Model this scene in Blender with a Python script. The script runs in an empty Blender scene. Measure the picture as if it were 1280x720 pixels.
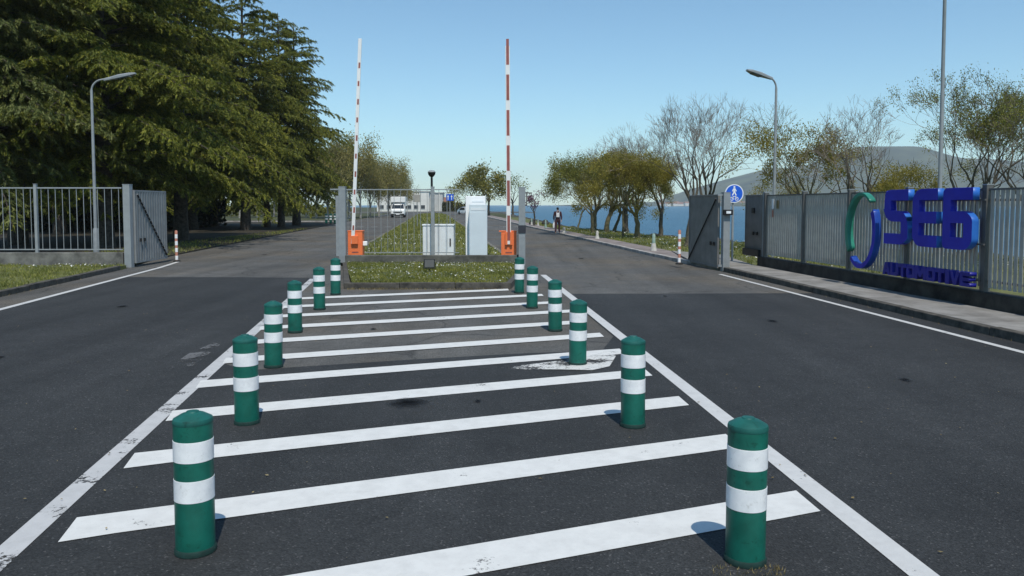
import bpy, bmesh, math, random
import numpy as np
from mathutils import Vector, Matrix

random.seed(7)
NP = np.random.default_rng(7)
D = bpy.data
SC = bpy.context.scene
COL = SC.collection
PI = math.pi
PITCH = math.radians(3.3)
FPX = 995.56
SHIFT = 104 - FPX * math.tan(PITCH)      # the photograph is cropped off its optical centre
CAMH = 1.83
SK = .098                       # the road runs slightly to the left of the viewing direction
TH = math.atan(SK)


def G(px, py, z=0.0):
    """point of the photograph (1280 wide) -> ground point at height z"""
    x = (px - 640) / FPX
    y = (360 - SHIFT - py) / FPX
    t = (z - CAMH) / (-math.sin(PITCH) + y * math.cos(PITCH))
    return t * x, t * (math.cos(PITCH) + y * math.sin(PITCH))


def XA(px, Y):
    return (px - 640) / FPX * Y


def W(a, Y):
    """road coordinates: a across, Y along"""
    return (a - SK * Y, Y)


# ------------------------------------------------------------------ materials
def _new(name):
    m = D.materials.new(name)
    m.use_nodes = True
    nt = m.node_tree
    return m, nt, nt.nodes['Principled BSDF']


def N(nt, t, **kw):
    n = nt.nodes.new(t)
    for k, v in kw.items():
        if k in n.inputs:
            n.inputs[k].default_value = v
        else:
            setattr(n, k, v)
    return n


def c4(c):
    return (c[0], c[1], c[2], 1)


def ramp(nt, fac, stops):
    r = nt.nodes.new('ShaderNodeValToRGB')
    el = r.color_ramp.elements
    while len(el) < len(stops):
        el.new(.5)
    for e, (p, c) in zip(el, stops):
        e.position = p
        e.color = c4(c) if len(c) == 3 else c
    nt.links.new(fac, r.inputs[0])
    return r


def mix(nt, fac, a, b, mode='MIX'):
    n = nt.nodes.new('ShaderNodeMix')
    n.data_type = 'RGBA'
    n.blend_type = mode
    for s, v in ((0, fac), (6, a), (7, b)):
        if isinstance(v, (int, float)):
            n.inputs[s].default_value = v
        elif isinstance(v, tuple):
            n.inputs[s].default_value = c4(v)
        else:
            nt.links.new(v, n.inputs[s])
    return n.outputs[2]


def noise(nt, scale, detail=4, rough=.55, coord='Object'):
    tc = nt.nodes.new('ShaderNodeTexCoord')
    n = N(nt, 'ShaderNodeTexNoise', Scale=scale, Detail=detail, Roughness=rough)
    nt.links.new(tc.outputs[coord], n.inputs['Vector'])
    return n.outputs[0]


def bump(nt, h, strength, dist, bsdf):
    b = N(nt, 'ShaderNodeBump', Strength=strength, Distance=dist)
    nt.links.new(h, b.inputs['Height'])
    nt.links.new(b.outputs[0], bsdf.inputs['Normal'])


def mat(name, col, rough=.6, metal=0.0, var=.15, scale=6.0, col2=None, bmp=0, bscale=None, spec=.4, rnd=0):
    """plain surface with uneven colour"""
    m, nt, b = _new(name)
    b.inputs['Roughness'].default_value = rough
    b.inputs['Metallic'].default_value = metal
    b.inputs['Specular IOR Level'].default_value = spec
    n = noise(nt, scale, 5, .6)
    if rnd:
        oi = nt.nodes.new('ShaderNodeObjectInfo')
        va = N(nt, 'ShaderNodeVectorMath', operation='MULTIPLY_ADD')
        va.inputs[1].default_value = (90, 70, 50)
        nt.links.new(oi.outputs['Random'], va.inputs[0])
        tn = n.node
        nt.links.new(tn.inputs['Vector'].links[0].from_socket, va.inputs[2])
        nt.links.new(va.outputs[0], tn.inputs['Vector'])
    lo = tuple(v * (1 - var) for v in col)
    hi = tuple(min(1, v * (1 + var)) for v in col) if col2 is None else col2
    r = ramp(nt, n, [(.32, lo), (.68, hi)])
    cc = r.outputs[0]
    if rnd:     # scuffs and grime, different on every object
        t2 = N(nt, 'ShaderNodeTexNoise', Scale=scale * 2.6, Detail=8.0, Roughness=.72)
        t2.inputs['Distortion'].default_value = .8
        nt.links.new(va.outputs[0], t2.inputs['Vector'])
        sc_ = ramp(nt, t2.outputs[0], [(.34, (1 - .5 * rnd, 1 - .52 * rnd, 1 - .56 * rnd)), (.43, (1, 1, 1)), (.66, (1, 1, 1)), (.74, (1.25, 1.25, 1.25))])
        cc = mix(nt, 1.0, cc, sc_.outputs[0], 'MULTIPLY')
    nt.links.new(cc, b.inputs['Base Color'])
    if bmp:
        bump(nt, noise(nt, bscale or scale * 4, 6, .6), .6, bmp, b)
    return m


def asphalt(name, col, speck, amount, big=.25, tint=None):
    m, nt, b = _new(name)
    b.inputs['Roughness'].default_value = .82
    b.inputs['Specular IOR Level'].default_value = .35
    tc = nt.nodes.new('ShaderNodeTexCoord')
    v = N(nt, 'ShaderNodeTexVoronoi', Scale=105.0)
    nt.links.new(tc.outputs['Object'], v.inputs['Vector'])
    sp = nt.nodes.new('ShaderNodeSeparateColor')
    nt.links.new(v.outputs['Color'], sp.inputs[0])
    stone = ramp(nt, sp.outputs[0], [(0, tuple(k * .6 for k in col)), (.55, col), (1 - amount, tuple(k * 1.35 for k in col)), (1.0, speck)])
    n1 = ramp(nt, noise(nt, .35, 5, .6), [(.3, (1 - big,) * 3), (.7, (1 + big,) * 3)])
    n2 = ramp(nt, noise(nt, 4.0, 6, .65), [(.3, (.86,) * 3), (.7, (1.14,) * 3)])
    # streaks along the driving direction
    mp = N(nt, 'ShaderNodeMapping')
    mp.inputs['Scale'].default_value = (1.6, .06, 1)
    mp.inputs['Rotation'].default_value = (0, 0, -TH)
    nt.links.new(tc.outputs['Object'], mp.inputs['Vector'])
    st = N(nt, 'ShaderNodeTexNoise', Scale=1.0, Detail=4.0)
    nt.links.new(mp.outputs[0], st.inputs['Vector'])
    n3 = ramp(nt, st.outputs[0], [(.35, (.84,) * 3), (.65, (1.14,) * 3)])
    c = mix(nt, 1.0, stone.outputs[0], n1.outputs[0], 'MULTIPLY')
    c = mix(nt, 1.0, c, n2.outputs[0], 'MULTIPLY')
    c = mix(nt, 1.0, c, n3.outputs[0], 'MULTIPLY')
    # hairline cracks
    nz = N(nt, 'ShaderNodeTexVoronoi', Scale=.55)
    nz.feature = 'DISTANCE_TO_EDGE'
    wv = N(nt, 'ShaderNodeTexNoise', Scale=1.5, Detail=5.0)
    nt.links.new(tc.outputs['Object'], wv.inputs['Vector'])
    ad = nt.nodes.new('ShaderNodeMix')
    ad.data_type = 'RGBA'
    ad.inputs[0].default_value = .35
    nt.links.new(tc.outputs['Object'], ad.inputs[6])
    nt.links.new(wv.outputs['Color'], ad.inputs[7])
    nt.links.new(ad.outputs[2], nz.inputs['Vector'])
    if tint:
        cr = ramp(nt, nz.outputs['Distance'], [(0, (.55,) * 3), (.012, (1, 1, 1))])
        c = mix(nt, 1.0, c, cr.outputs[0], 'MULTIPLY')
        t2 = ramp(nt, noise(nt, .22, 4, .6), [(.45, (0, 0, 0)), (.62, (1, 1, 1))])
        c = mix(nt, t2.outputs[0], c, mix(nt, 1.0, c, tint, 'MULTIPLY'))
    nt.links.new(c, b.inputs['Base Color'])
    bump(nt, v.outputs['Distance'], .5, .006, b)
    return m


def paint(name, col, wear, under=(.045, .046, .048)):
    m, nt, b = _new(name)
    b.inputs['Roughness'].default_value = .65
    n1 = noise(nt, 38.0, 4, .7)
    n2 = noise(nt, 2.2, 5, .65)
    ad = N(nt, 'ShaderNodeMath', operation='MULTIPLY_ADD')
    nt.links.new(n1, ad.inputs[0])
    ad.inputs[1].default_value = .55
    nt.links.new(n2, ad.inputs[2])
    holes = ramp(nt, ad.outputs[0], [(max(0, wear - .04), (0, 0, 0)), (wear + .04, (1, 1, 1))])
    dirt = ramp(nt, noise(nt, 7.0, 6, .7), [(.3, tuple(k * .86 for k in col)), (.6, col)])
    nt.links.new(dirt.outputs[0], b.inputs['Base Color'])
    nt.links.new(holes.outputs[0], b.inputs['Alpha'])
    bump(nt, noise(nt, 90.0, 3, .6), .35, .004, b)
    return m


def foliage(name, c1, c2, c3, trans=.25, nscale=.6):
    m, nt, b = _new(name)
    geo = nt.nodes.new('ShaderNodeNewGeometry')
    r = ramp(nt, geo.outputs['Random Per Island'], [(0, c1), (.55, c2), (1, c3)])
    big = ramp(nt, noise(nt, nscale, 3, .5), [(.35, (.72, .75, .8)), (.65, (1.25, 1.2, 1.1))])
    c = mix(nt, 1.0, r.outputs[0], big.outputs[0], 'MULTIPLY')
    nt.links.new(c, b.inputs['Base Color'])
    b.inputs['Roughness'].default_value = .6
    b.inputs['Specular IOR Level'].default_value = .25
    if trans:
        tr = nt.nodes.new('ShaderNodeBsdfTranslucent')
        nt.links.new(c, tr.inputs['Color'])
        mx = nt.nodes.new('ShaderNodeMixShader')
        mx.inputs[0].default_value = trans
        nt.links.new(b.outputs[0], mx.inputs[1])
        nt.links.new(tr.outputs[0], mx.inputs[2])
        nt.links.new(mx.outputs[0], nt.nodes['Material Output'].inputs['Surface'])
    return m


M = {}
M['asphalt_new'] = asphalt('asphalt_new', (.0295, .031, .032), (.10, .10, .10), .035)
M['asphalt_old'] = asphalt('asphalt_old', (.094, .092, .087), (.17, .165, .16), .04, .20, (1.15, 1.02, .86))
M['paint'] = paint('paint_white', (.66, .66, .64), .545)
M['paint_line'] = paint('paint_line', (.56, .56, .55), .59)
M['paint_dirty'] = paint('paint_dirty', (.50, .50, .50), .66)
M['paint_worn'] = paint('paint_worn', (.62, .62, .60), .76, (.06, .06, .06))
M['paint_ghost'] = paint('paint_ghost', (.13, .13, .13), .80)
M['soil_grass'] = mat('soil_grass', (.100, .115, .034), .95, 0, .35, 1.4, (.15, .155, .05), .03, 14)
M['ground'] = mat('ground_soil', (.050, .062, .022), .95, 0, .4, .5, (.085, .090, .034), .04, 6)
M['needle_litter'] = mat('needle_litter', (.030, .025, .016), .95, 0, .4, 2.0, (.045, .036, .022), .03, 14)
M['blade'] = foliage('grass_blade', (.125, .15, .026), (.21, .23, .05), (.33, .31, .10), .3, 1.2)
M['daisy'] = mat('daisy_petal', (.75, .75, .70), .7, 0, .1, 20)
M['kerb'] = mat('kerb_concrete', (.14, .135, .125), .9, 0, .4, 5.0, (.24, .225, .20), .01, 30)
M['kerb_dark'] = mat('kerb_mossy', (.055, .052, .046), .95, 0, .4, 6.0, (.11, .10, .085), .012, 30)
M['kerb_pale'] = mat('kerb_pale', (.30, .28, .26), .9, 0, .35, 3.0, (.46, .44, .42), .01, 30)
M['pavement'] = mat('pavement_concrete', (.20, .19, .175), .9, 0, .22, 2.0, (.29, .28, .265), .005, 40)
M['pavement_red'] = mat('pavement_reddish', (.20, .165, .155), .9, 0, .25, 1.5, (.29, .25, .235), .005, 30)
M['wall_conc'] = mat('wall_concrete', (.12, .118, .108), .92, 0, .4, 2.5, (.22, .215, .195), .012, 18)
M['wall_mossy'] = mat('wall_mossy', (.085, .085, .075), .92, 0, .4, 2.5, (.16, .155, .135), .012, 18)
M['band_dark'] = mat('band_dark', (.035, .036, .045), .5, 0, .15, 6)
M['wall_dark'] = mat('wall_dark', (.018, .018, .017), .9, 0, .5, 3.0, (.05, .048, .042), .012, 18)
M['galv'] = mat('galvanised', (.28, .30, .31), .5, .15, .12, 5.0)
M['fence_grey'] = mat('fence_grey', (.35, .335, .305), .55, 0, .15, 4.0)
M['fence_pale'] = mat('fence_pale', (.29, .31, .32), .5, .1, .1, 4.0)
M['gate_sheet'] = mat('gate_sheet', (.19, .182, .17), .6, 0, .2, 2.5)
M['post_dark'] = mat('post_dark', (.12, .118, .112), .5, .2, .15, 4.0)
M['black'] = mat('black_plastic', (.012, .012, .013), .45, 0, .2, 10)
M['black_soft'] = mat('black_rubber', (.02, .02, .02), .85, 0, .25, 10)
M['glass_dark'] = mat('dark_glass', (.02, .025, .03), .08, 0, .1, 3, spec=.6)
M['bollard_green'] = mat('bollard_green', (.004, .098, .070), .42, 0, .14, 7.0, (.007, .135, .098), .0008, 60, rnd=.8)
M['bollard_cap'] = mat('bollard_cap', (.006, .088, .072), .5, 0, .18, 9.0, (.012, .12, .10), rnd=.8)
M['bollard_band'] = mat('reflective_white', (.76, .77, .78), .35, 0, .06, 14.0, (.86, .86, .86), spec=.6, rnd=.35)
M['bollard_foot'] = mat('bollard_foot', (.006, .030, .025), .8, 0, .3, 20)
M['orange'] = mat('barrier_orange', (.86, .20, .065), .5, 0, .07, 3.0)
M['arm_white'] = mat('barrier_white', (.80, .80, .79), .4, 0, .06, 3.0)
M['arm_red'] = mat('barrier_red', (.30, .095, .08), .5, 0, .2, 5.0)
M['red_faded'] = mat('faded_red', (.46, .20, .14), .6, 0, .25, 9.0)
M['cabinet'] = mat('cabinet_grey', (.74, .77, .79), .5, 0, .08, 3.0)
M['box_white'] = mat('box_white', (.90, .90, .90), .45, 0, .05, 2.0)
M['box_blue'] = mat('box_bluegrey', (.63, .70, .74), .4, 0, .05, 1.5)
M['sign_blue'] = mat('sign_blue', (.012, .11, .62), .4, 0, .06, 4.0)
M['sign_white'] = mat('sign_white', (.82, .83, .84), .4, 0, .05, 4.0)
M['logo_blue'] = mat('logo_blue', (.018, .018, .40), .35, 0, .12, 2.0, (.022, .030, .47))
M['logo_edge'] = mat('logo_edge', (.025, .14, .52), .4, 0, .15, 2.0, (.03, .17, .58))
M['logo_green'] = mat('logo_green', (.025, .20, .14), .35, 0, .2, 2.5, (.04, .28, .20))
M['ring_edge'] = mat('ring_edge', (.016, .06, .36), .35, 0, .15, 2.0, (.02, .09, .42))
M['leaf_grey'] = mat('gate_leaf_grey', (.24, .25, .255), .5, .1, .15, 3.0)
M['logo_dark'] = mat('logo_dark', (.012, .014, .23), .4, 0, .2, 3.0)
M['bark'] = mat('bark_brown', (.085, .070, .050), .95, 0, .4, 9.0, (.15, .13, .095), .02, 30)
M['bark_olive'] = mat('bark_olive', (.13, .11, .055), .95, 0, .35, 6.0, (.20, .17, .09), .02, 30)
M['bark_dark'] = mat('bark_dark', (.045, .037, .030), .95, 0, .4, 8.0, (.10, .082, .066), .03, 24)
M['bark_birch'] = mat('bark_birch', (.24, .22, .19), .85, 0, .5, 7.0, (.42, .40, .36), .01, 30)
M['twig'] = mat('twig_brown', (.17, .14, .11), .9, 0, .3, 2.0, (.25, .21, .17))
M['twig_olive'] = mat('twig_olive', (.13, .11, .04), .9, 0, .3, 2.0, (.19, .16, .06))
M['cedar'] = foliage('cedar_needles', (.058, .078, .011), (.130, .150, .019), (.27, .265, .040), .26, .45)
M['cedar_blue'] = foliage('cedar_needles_blue', (.065, .085, .022), (.12, .14, .036), (.19, .20, .06), .2, .45)
M['leaf_olive'] = foliage('leaf_olive', (.19, .165, .030), (.28, .245, .045), (.38, .34, .085), .48, .7)
M['leaf_green'] = foliage('leaf_green', (.11, .125, .02), (.18, .19, .035), (.27, .27, .07), .35, .7)
M['leaf_spring'] = foliage('leaf_spring', (.12, .12, .02), (.20, .19, .035), (.30, .27, .07), .35, .4)
M['leaf_birch'] = foliage('leaf_birch', (.17, .16, .045), (.26, .235, .07), (.36, .31, .12), .4, .3)
M['leaf_plum'] = foliage('leaf_plum', (.10, .035, .06), (.16, .06, .10), (.22, .10, .15), .3, .7)
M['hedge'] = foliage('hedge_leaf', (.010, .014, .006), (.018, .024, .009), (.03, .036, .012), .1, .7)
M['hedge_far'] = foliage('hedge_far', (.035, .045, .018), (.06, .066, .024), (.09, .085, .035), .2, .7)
M['skin'] = mat('skin', (.42, .26, .19), .6, 0, .08, 12)
M['jacket'] = mat('jacket_maroon', (.050, .020, .026), .85, 0, .25, 14)
M['trousers'] = mat('trousers_dark', (.040, .014, .020), .85, 0, .25, 14)
M['hair'] = mat('hair_dark', (.015, .012, .011), .6, 0, .2, 30)
M['shoe'] = mat('shoe_pale', (.30, .28, .28), .7, 0, .2, 20)
M['cloth_white'] = mat('cloth_white', (.70, .70, .72), .8, 0, .1, 14)
M['van_white'] = mat('van_white', (.80, .81, .81), .3, 0, .04, 2, spec=.5)
M['plaster'] = mat('plaster_white', (.70, .68, .64), .9, 0, .1, .5)
M['plaster_grey'] = mat('plaster_grey', (.50, .50, .49), .9, 0, .1, .5)
M['roof_brown'] = mat('roof_tiles', (.24, .12, .085), .9, 0, .3, 1.0)
M['window_dark'] = mat('window_dark', (.05, .06, .07), .15, 0, .2, 3)
M['rock'] = mat('shore_rock', (.035, .034, .030), .95, 0, .5, 1.2, (.10, .096, .085), .12, 4)
M['teal_pale'] = mat('teal_pale', (.26, .36, .31), .55, 0, .15, 8)
M['stone_pale'] = mat('stone_pale', (.50, .48, .44), .85, 0, .2, 8)
M['dry_grass'] = foliage('dry_grass', (.16, .12, .05), (.24, .19, .09), (.34, .28, .15), .2, 2)
M['hill'] = mat('hillside', (.024, .034, .018), .95, 0, .4, .011, (.085, .095, .05))


def water_mat():
    m, nt, b = _new('sea_water')
    tc = nt.nodes.new('ShaderNodeTexCoord')
    mp = N(nt, 'ShaderNodeMapping')
    mp.inputs['Scale'].default_value = (.5, 1.4, 1)
    nt.links.new(tc.outputs['Object'], mp.inputs['Vector'])
    n = N(nt, 'ShaderNodeTexNoise', Scale=.8, Detail=6.0, Roughness=.6)
    nt.links.new(mp.outputs[0], n.inputs['Vector'])
    n2 = N(nt, 'ShaderNodeTexNoise', Scale=.03, Detail=4.0, Roughness=.6)
    nt.links.new(mp.outputs[0], n2.inputs['Vector'])
    r = ramp(nt, n2.outputs[0], [(.35, (.013, .075, .145)), (.65, (.020, .10, .18))])
    nt.links.new(r.outputs[0], b.inputs['Base Color'])
    b.inputs['Roughness'].default_value = .32
    b.inputs['IOR'].default_value = 1.33
    bump(nt, n.outputs[0], 1.0, .5, b)
    return m


M['water'] = water_mat()


def stain_mat():
    m, nt, b = _new('oil_stain')
    b.inputs['Base Color'].default_value = (.012, .012, .013, 1)
    b.inputs['Roughness'].default_value = .7
    tc = nt.nodes.new('ShaderNodeTexCoord')
    ln = N(nt, 'ShaderNodeVectorMath', operation='LENGTH')
    nt.links.new(tc.outputs['Object'], ln.inputs[0])
    ad = N(nt, 'ShaderNodeMath', operation='MULTIPLY_ADD')
    nt.links.new(noise(nt, 3.0, 5, .6), ad.inputs[0])
    ad.inputs[1].default_value = .5
    nt.links.new(ln.outputs['Value'], ad.inputs[2])
    r = ramp(nt, ad.outputs[0], [(.3, (.75,) * 3), (.62, (0, 0, 0))])
    nt.links.new(r.outputs[0], b.inputs['Alpha'])
    return m


M['stain'] = stain_mat()


# ------------------------------------------------------------------ object helpers
def tag(o, label=None, cat=None, group=None, kind=None):
    if label:
        o['label'] = label
    if cat:
        o['category'] = cat
    if group:
        o['group'] = group
    if kind:
        o['kind'] = kind
    return o


def thing(name, label, cat, loc=(0, 0, 0), rz=0.0, group=None):
    o = D.objects.new(name, None)
    o.empty_display_size = .2
    COL.objects.link(o)
    o.location = loc
    o.rotation_euler = (0, 0, rz)
    return tag(o, label, cat, group)


def link(name, me, parent=None):
    o = D.objects.new(name, me)
    COL.objects.link(o)
    if parent:
        o.parent = parent
    return o


def copy_tree(o, parent=None):
    c = o.copy()
    COL.objects.link(c)
    if parent:
        c.parent = parent
    for ch in list(o.children):
        copy_tree(ch, c)
    return c


def copy_thing(o, loc, rz=0.0, label=None, sc=None, group=None):
    c = copy_tree(o)
    c.location = loc
    c.rotation_euler = (0, 0, rz)
    if sc:
        c.scale = sc if isinstance(sc, tuple) else (sc,) * 3
    return tag(c, label, None, group)


class MB:
    def __init__(s):
        s.v, s.f, s.m, s.p = [], [], [], []

    def add(s, vs, fs, mi=0):
        o = len(s.v)
        s.p.append((o, len(s.f)))
        s.v += [tuple(v) for v in vs]
        s.f += [tuple(i + o for i in f) for f in fs]
        s.m += [mi] * len(fs)
        return s

    def box(s, c, d, rz=0.0, mi=0, tilt=None):
        hx, hy, hz = d[0] / 2, d[1] / 2, d[2] / 2
        R = Matrix.Rotation(rz, 3, 'Z')
        if tilt is not None:
            R = R @ tilt
        vs = []
        for x, y, z in ((-1, -1, -1), (1, -1, -1), (1, 1, -1), (-1, 1, -1), (-1, -1, 1), (1, -1, 1), (1, 1, 1), (-1, 1, 1)):
            p = R @ Vector((x * hx, y * hy, z * hz))
            vs.append((p.x + c[0], p.y + c[1], p.z + c[2]))
        return s.add(vs, [(0, 3, 2, 1), (4, 5, 6, 7), (0, 1, 5, 4), (1, 2, 6, 5), (2, 3, 7, 6), (3, 0, 4, 7)], mi)

    def b2(s, lo, hi, mi=0):
        return s.box([(lo[i] + hi[i]) / 2 for i in range(3)], [hi[i] - lo[i] for i in range(3)], 0, mi)

    def tube(s, pts, rad, n=8, cap=True, mi=0):
        pts = [Vector(p) for p in pts]
        if not isinstance(rad, (list, tuple)):
            rad = [rad] * len(pts)
        vs, fs = [], []
        d0 = (pts[1] - pts[0]).normalized()
        x = d0.orthogonal().normalized()
        for i, p in enumerate(pts):
            d = (pts[min(i + 1, len(pts) - 1)] - pts[max(i - 1, 0)]).normalized()
            x = x - d * x.dot(d)
            x = x.normalized() if x.length > 1e-6 else d.orthogonal().normalized()
            y = d.cross(x)
            for k in range(n):
                a = 2 * PI * k / n
                vs.append(p + (x * math.cos(a) + y * math.sin(a)) * rad[i])
        for i in range(len(pts) - 1):
            for k in range(n):
                a, b = i * n + k, i * n + (k + 1) % n
                fs.append((a, b, b + n, a + n))
        if cap:
            fs.append(tuple(reversed(range(n))))
            fs.append(tuple(range((len(pts) - 1) * n, len(pts) * n)))
        return s.add(vs, fs, mi)

    def lathe(s, prof, n=24, c=(0, 0, 0), mi=0):
        vs, fs = [], []
        for r, z in prof:
            for k in range(n):
                a = 2 * PI * k / n
                vs.append((c[0] + r * math.cos(a), c[1] + r * math.sin(a), c[2] + z))
        for i in range(len(prof) - 1):
            for k in range(n):
                a, b = i * n + k, i * n + (k + 1) % n
                fs.append((a, b, b + n, a + n))
        if prof[0][0] > 1e-6:
            fs.append(tuple(reversed(range(n))))
        if prof[-1][0] > 1e-6:
            fs.append(tuple(range((len(prof) - 1) * n, len(prof) * n)))
        return s.add(vs, fs, mi)

    def prism(s, poly, z0, z1, mi=0):
        n = len(poly)
        A = sum(poly[i][0] * poly[(i + 1) % n][1] - poly[(i + 1) % n][0] * poly[i][1] for i in range(n))
        if A < 0:
            poly = list(reversed(poly))
        vs = [(p[0], p[1], z0) for p in poly] + [(p[0], p[1], z1) for p in poly]
        fs = [tuple(reversed(range(n))), tuple(range(n, 2 * n))]
        for i in range(n):
            j = (i + 1) % n
            fs.append((i, j, j + n, i + n))
        return s.add(vs, fs, mi)

    def sheet(s, poly, z, mi=0):
        n = len(poly)
        A = sum(poly[i][0] * poly[(i + 1) % n][1] - poly[(i + 1) % n][0] * poly[i][1] for i in range(n))
        if A < 0:
            poly = list(reversed(poly))
        return s.add([(p[0], p[1], z) for p in poly], [tuple(range(n))], mi)

    def each(s, name, mats, parent=None, smooth=False, bev=0, loc=None):
        """every added piece as an object of its own"""
        out = []
        for i, (v0, f0) in enumerate(s.p):
            v1, f1 = s.p[i + 1] if i + 1 < len(s.p) else (len(s.v), len(s.f))
            q = MB()
            q.v, q.m = s.v[v0:v1], s.m[f0:f1]
            q.f = [tuple(k - v0 for k in f) for f in s.f[f0:f1]]
            out.append(q.build(name, mats, parent, smooth, bev, loc))
        return out

    def build(s, name, mats, parent=None, smooth=False, bev=0, loc=None):
        me = D.meshes.new(name)
        me.from_pydata(s.v, [], s.f)
        if not isinstance(mats, (list, tuple)):
            mats = [mats]
        for m in mats:
            me.materials.append(m)
        if len(mats) > 1:
            me.polygons.foreach_set('material_index', s.m)
        me.update()
        o = link(name, me, parent)
        if smooth:
            me.polygons.foreach_set('use_smooth', [True] * len(me.polygons))
            try:
                me.set_sharp_from_angle(angle=math.radians(40))
            except Exception:
                pass
        if bev:
            b = o.modifiers.new('bevel', 'BEVEL')
            b.width = bev
            b.segments = 2
            b.limit_method = 'ANGLE'
        if loc:
            o.location = loc
        return o


def np_mesh(name, verts, k, mats, parent=None, mi=None):
    """verts (N*k,3): N separate faces of k corners"""
    me = D.meshes.new(name)
    nv = len(verts)
    nf = nv // k
    me.vertices.add(nv)
    me.vertices.foreach_set('co', np.asarray(verts, dtype=np.float32).ravel())
    me.loops.add(nv)
    me.loops.foreach_set('vertex_index', np.arange(nv, dtype=np.int32))
    me.polygons.add(nf)
    me.polygons.foreach_set('loop_start', np.arange(nf, dtype=np.int32) * k)
    me.polygons.foreach_set('loop_total', np.full(nf, k, dtype=np.int32))
    for m in (mats if isinstance(mats, (list, tuple)) else [mats]):
        me.materials.append(m)
    if mi is not None:
        me.polygons.foreach_set('material_index', np.asarray(mi, dtype=np.int32))
    me.update(calc_edges=True)
    me.validate()
    return link(name, me, parent)


def struct(mb, name, m, **kw):
    return tag(mb.build(name, m, **kw), kind='structure')


# ------------------------------------------------------------------ camera, light, sky
cam = D.cameras.new('camera')
cam.lens = 28
cam.sensor_width = 36
cam.shift_y = -SHIFT / 1280
cam.clip_end = 40000
cam.clip_start = .05
co = D.objects.new('camera', cam)
COL.objects.link(co)
co.location = (0, 0, CAMH)
co.rotation_euler = (PI / 2 - PITCH, 0, 0)
SC.camera = co
SUN_EL = math.radians(60)
SAZ = math.radians(167)             # clockwise from +Y
wd = D.worlds.new('World')
SC.world = wd
wd.use_nodes = True
nt = wd.node_tree
sky = nt.nodes.new('ShaderNodeTexSky')
sky.sky_type = 'NISHITA'
sky.sun_disc = False
sky.sun_elevation = SUN_EL
sky.sun_rotation = SAZ
sky.altitude = 0
sky.air_density = 1.0
sky.dust_density = .15
sky.ozone_density = 2.2
nt.links.new(mix(nt, 1.0, sky.outputs[0], (.80, 1.01, 1.03), 'MULTIPLY'), nt.nodes['Background'].inputs[0])
nt.nodes['Background'].inputs[1].default_value = .13
sl = D.lights.new('sun', 'SUN')
sl.energy = 3.6
sl.angle = math.radians(.5)
sl.color = (1, .945, .84)
so = D.objects.new('sun', sl)
COL.objects.link(so)
tosun = Vector((math.sin(SAZ) * math.cos(SUN_EL), math.cos(SAZ) * math.cos(SUN_EL), math.sin(SUN_EL)))
so.rotation_euler = tosun.to_track_quat('Z', 'Y').to_euler()
so.location = (8, -10, 30)
SC.view_settings.view_transform = 'Standard'
SC.view_settings.look = 'None'
SC.view_settings.exposure = 0.06
SC.view_settings.gamma = 1
SC.view_settings.use_curve_mapping = False
SC.cycles.max_bounces = 6
SC.cycles.diffuse_bounces = 3
SC.cycles.glossy_bounces = 2
SC.cycles.transparent_max_bounces = 6
SC.cycles.volume_bounces = 3
SC.cycles.use_denoising = True

# ------------------------------------------------------------------ ground, water, hills
SHORE = [(60, -60), (34, -10), (22, 14), (17.2, 26.4), (11.4, 37), (8.6, 45), (4.4, 65), (1.6, 114), (-3, 190), (-22, 320),
         (-90, 560), (-500, 900), (-2500, 2200), (-6100, 3300)]
gp = list(SHORE) + [(-6200, 3200), (-6200, -200), (-60, -200), (60, -200)]
struct(MB().sheet(gp, -.03), 'ground', M['ground'])
W_Z = -2.2
struct(MB().sheet([(-6400, -300), (6400, -300), (6400, 5900), (-6400, 5900)], W_Z), 'water', M['water'])
# the rough stone bank down to the water
mb = MB()
fine = []
for (x0, y0), (x1, y1) in zip(SHORE[:-4], SHORE[1:-3]):
    L = math.hypot(x1 - x0, y1 - y0)
    n = max(2, min(40, int(L / 1.2)))
    for k in range(n):
        fine.append((x0 + (x1 - x0) * k / n, y0 + (y1 - y0) * k / n))
rows = []
for x, y in fine:
    r = []
    for j, (off, z) in enumerate(((-.5, -.05), (-.2, .10), (.3, .02), (1.2, -.8), (2.4, -1.6), (3.6, -2.6))):
        jx = random.uniform(-.18, .18)
        r.append((x + off + jx, y + jx * .8, z + (random.uniform(-.1, .1) if j else 0)))
    rows.append(r)
for a, b in zip(rows[:-1], rows[1:]):
    for j in range(5):
        mb.add([a[j], b[j], b[j + 1], a[j + 1]], [(0, 1, 2, 3)])
struct(mb, 'shore_bank', M['rock'])


def hill_mesh(name, prof, Y0, depth, nx, ny, m, rough):
    """a ridge whose crest stands as high as the profile (photo columns, metres) says"""
    xs = np.linspace(prof[0][0], prof[-1][0], nx)
    hs = np.interp(xs, [p[0] for p in prof], [p[1] for p in prof])
    ph = NP.uniform(0, 6.28, (6, 2))
    vs, fs = [], []
    for j in range(ny):
        t = j / (ny - 1)
        for i in range(nx):
            yy = Y0 + depth * t
            s = math.sin(PI * min(1, t * 1.0)) ** .8
            X = xs[i]
            w = sum(math.sin(X / (rough * (1 + .7 * k)) + yy / (rough * (1.3 + .4 * k)) * (k % 3 - 1) + ph[k, 0]) / (k + 1.5) for k in range(6))
            vs.append((X + 40 * math.sin(yy / 300), yy, W_Z - 3 + (hs[i] + 5) * s * (1 + .05 * w * (1 - abs(2 * t - 1)))))
    for j in range(ny - 1):
        for i in range(nx - 1):
            a = j * nx + i
            fs.append((a, a + 1, a + nx + 1, a + nx))
    b = MB()
    b.v, b.f, b.m = vs, fs, [0] * len(fs)
    return struct(b, name, m, smooth=True)


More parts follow.
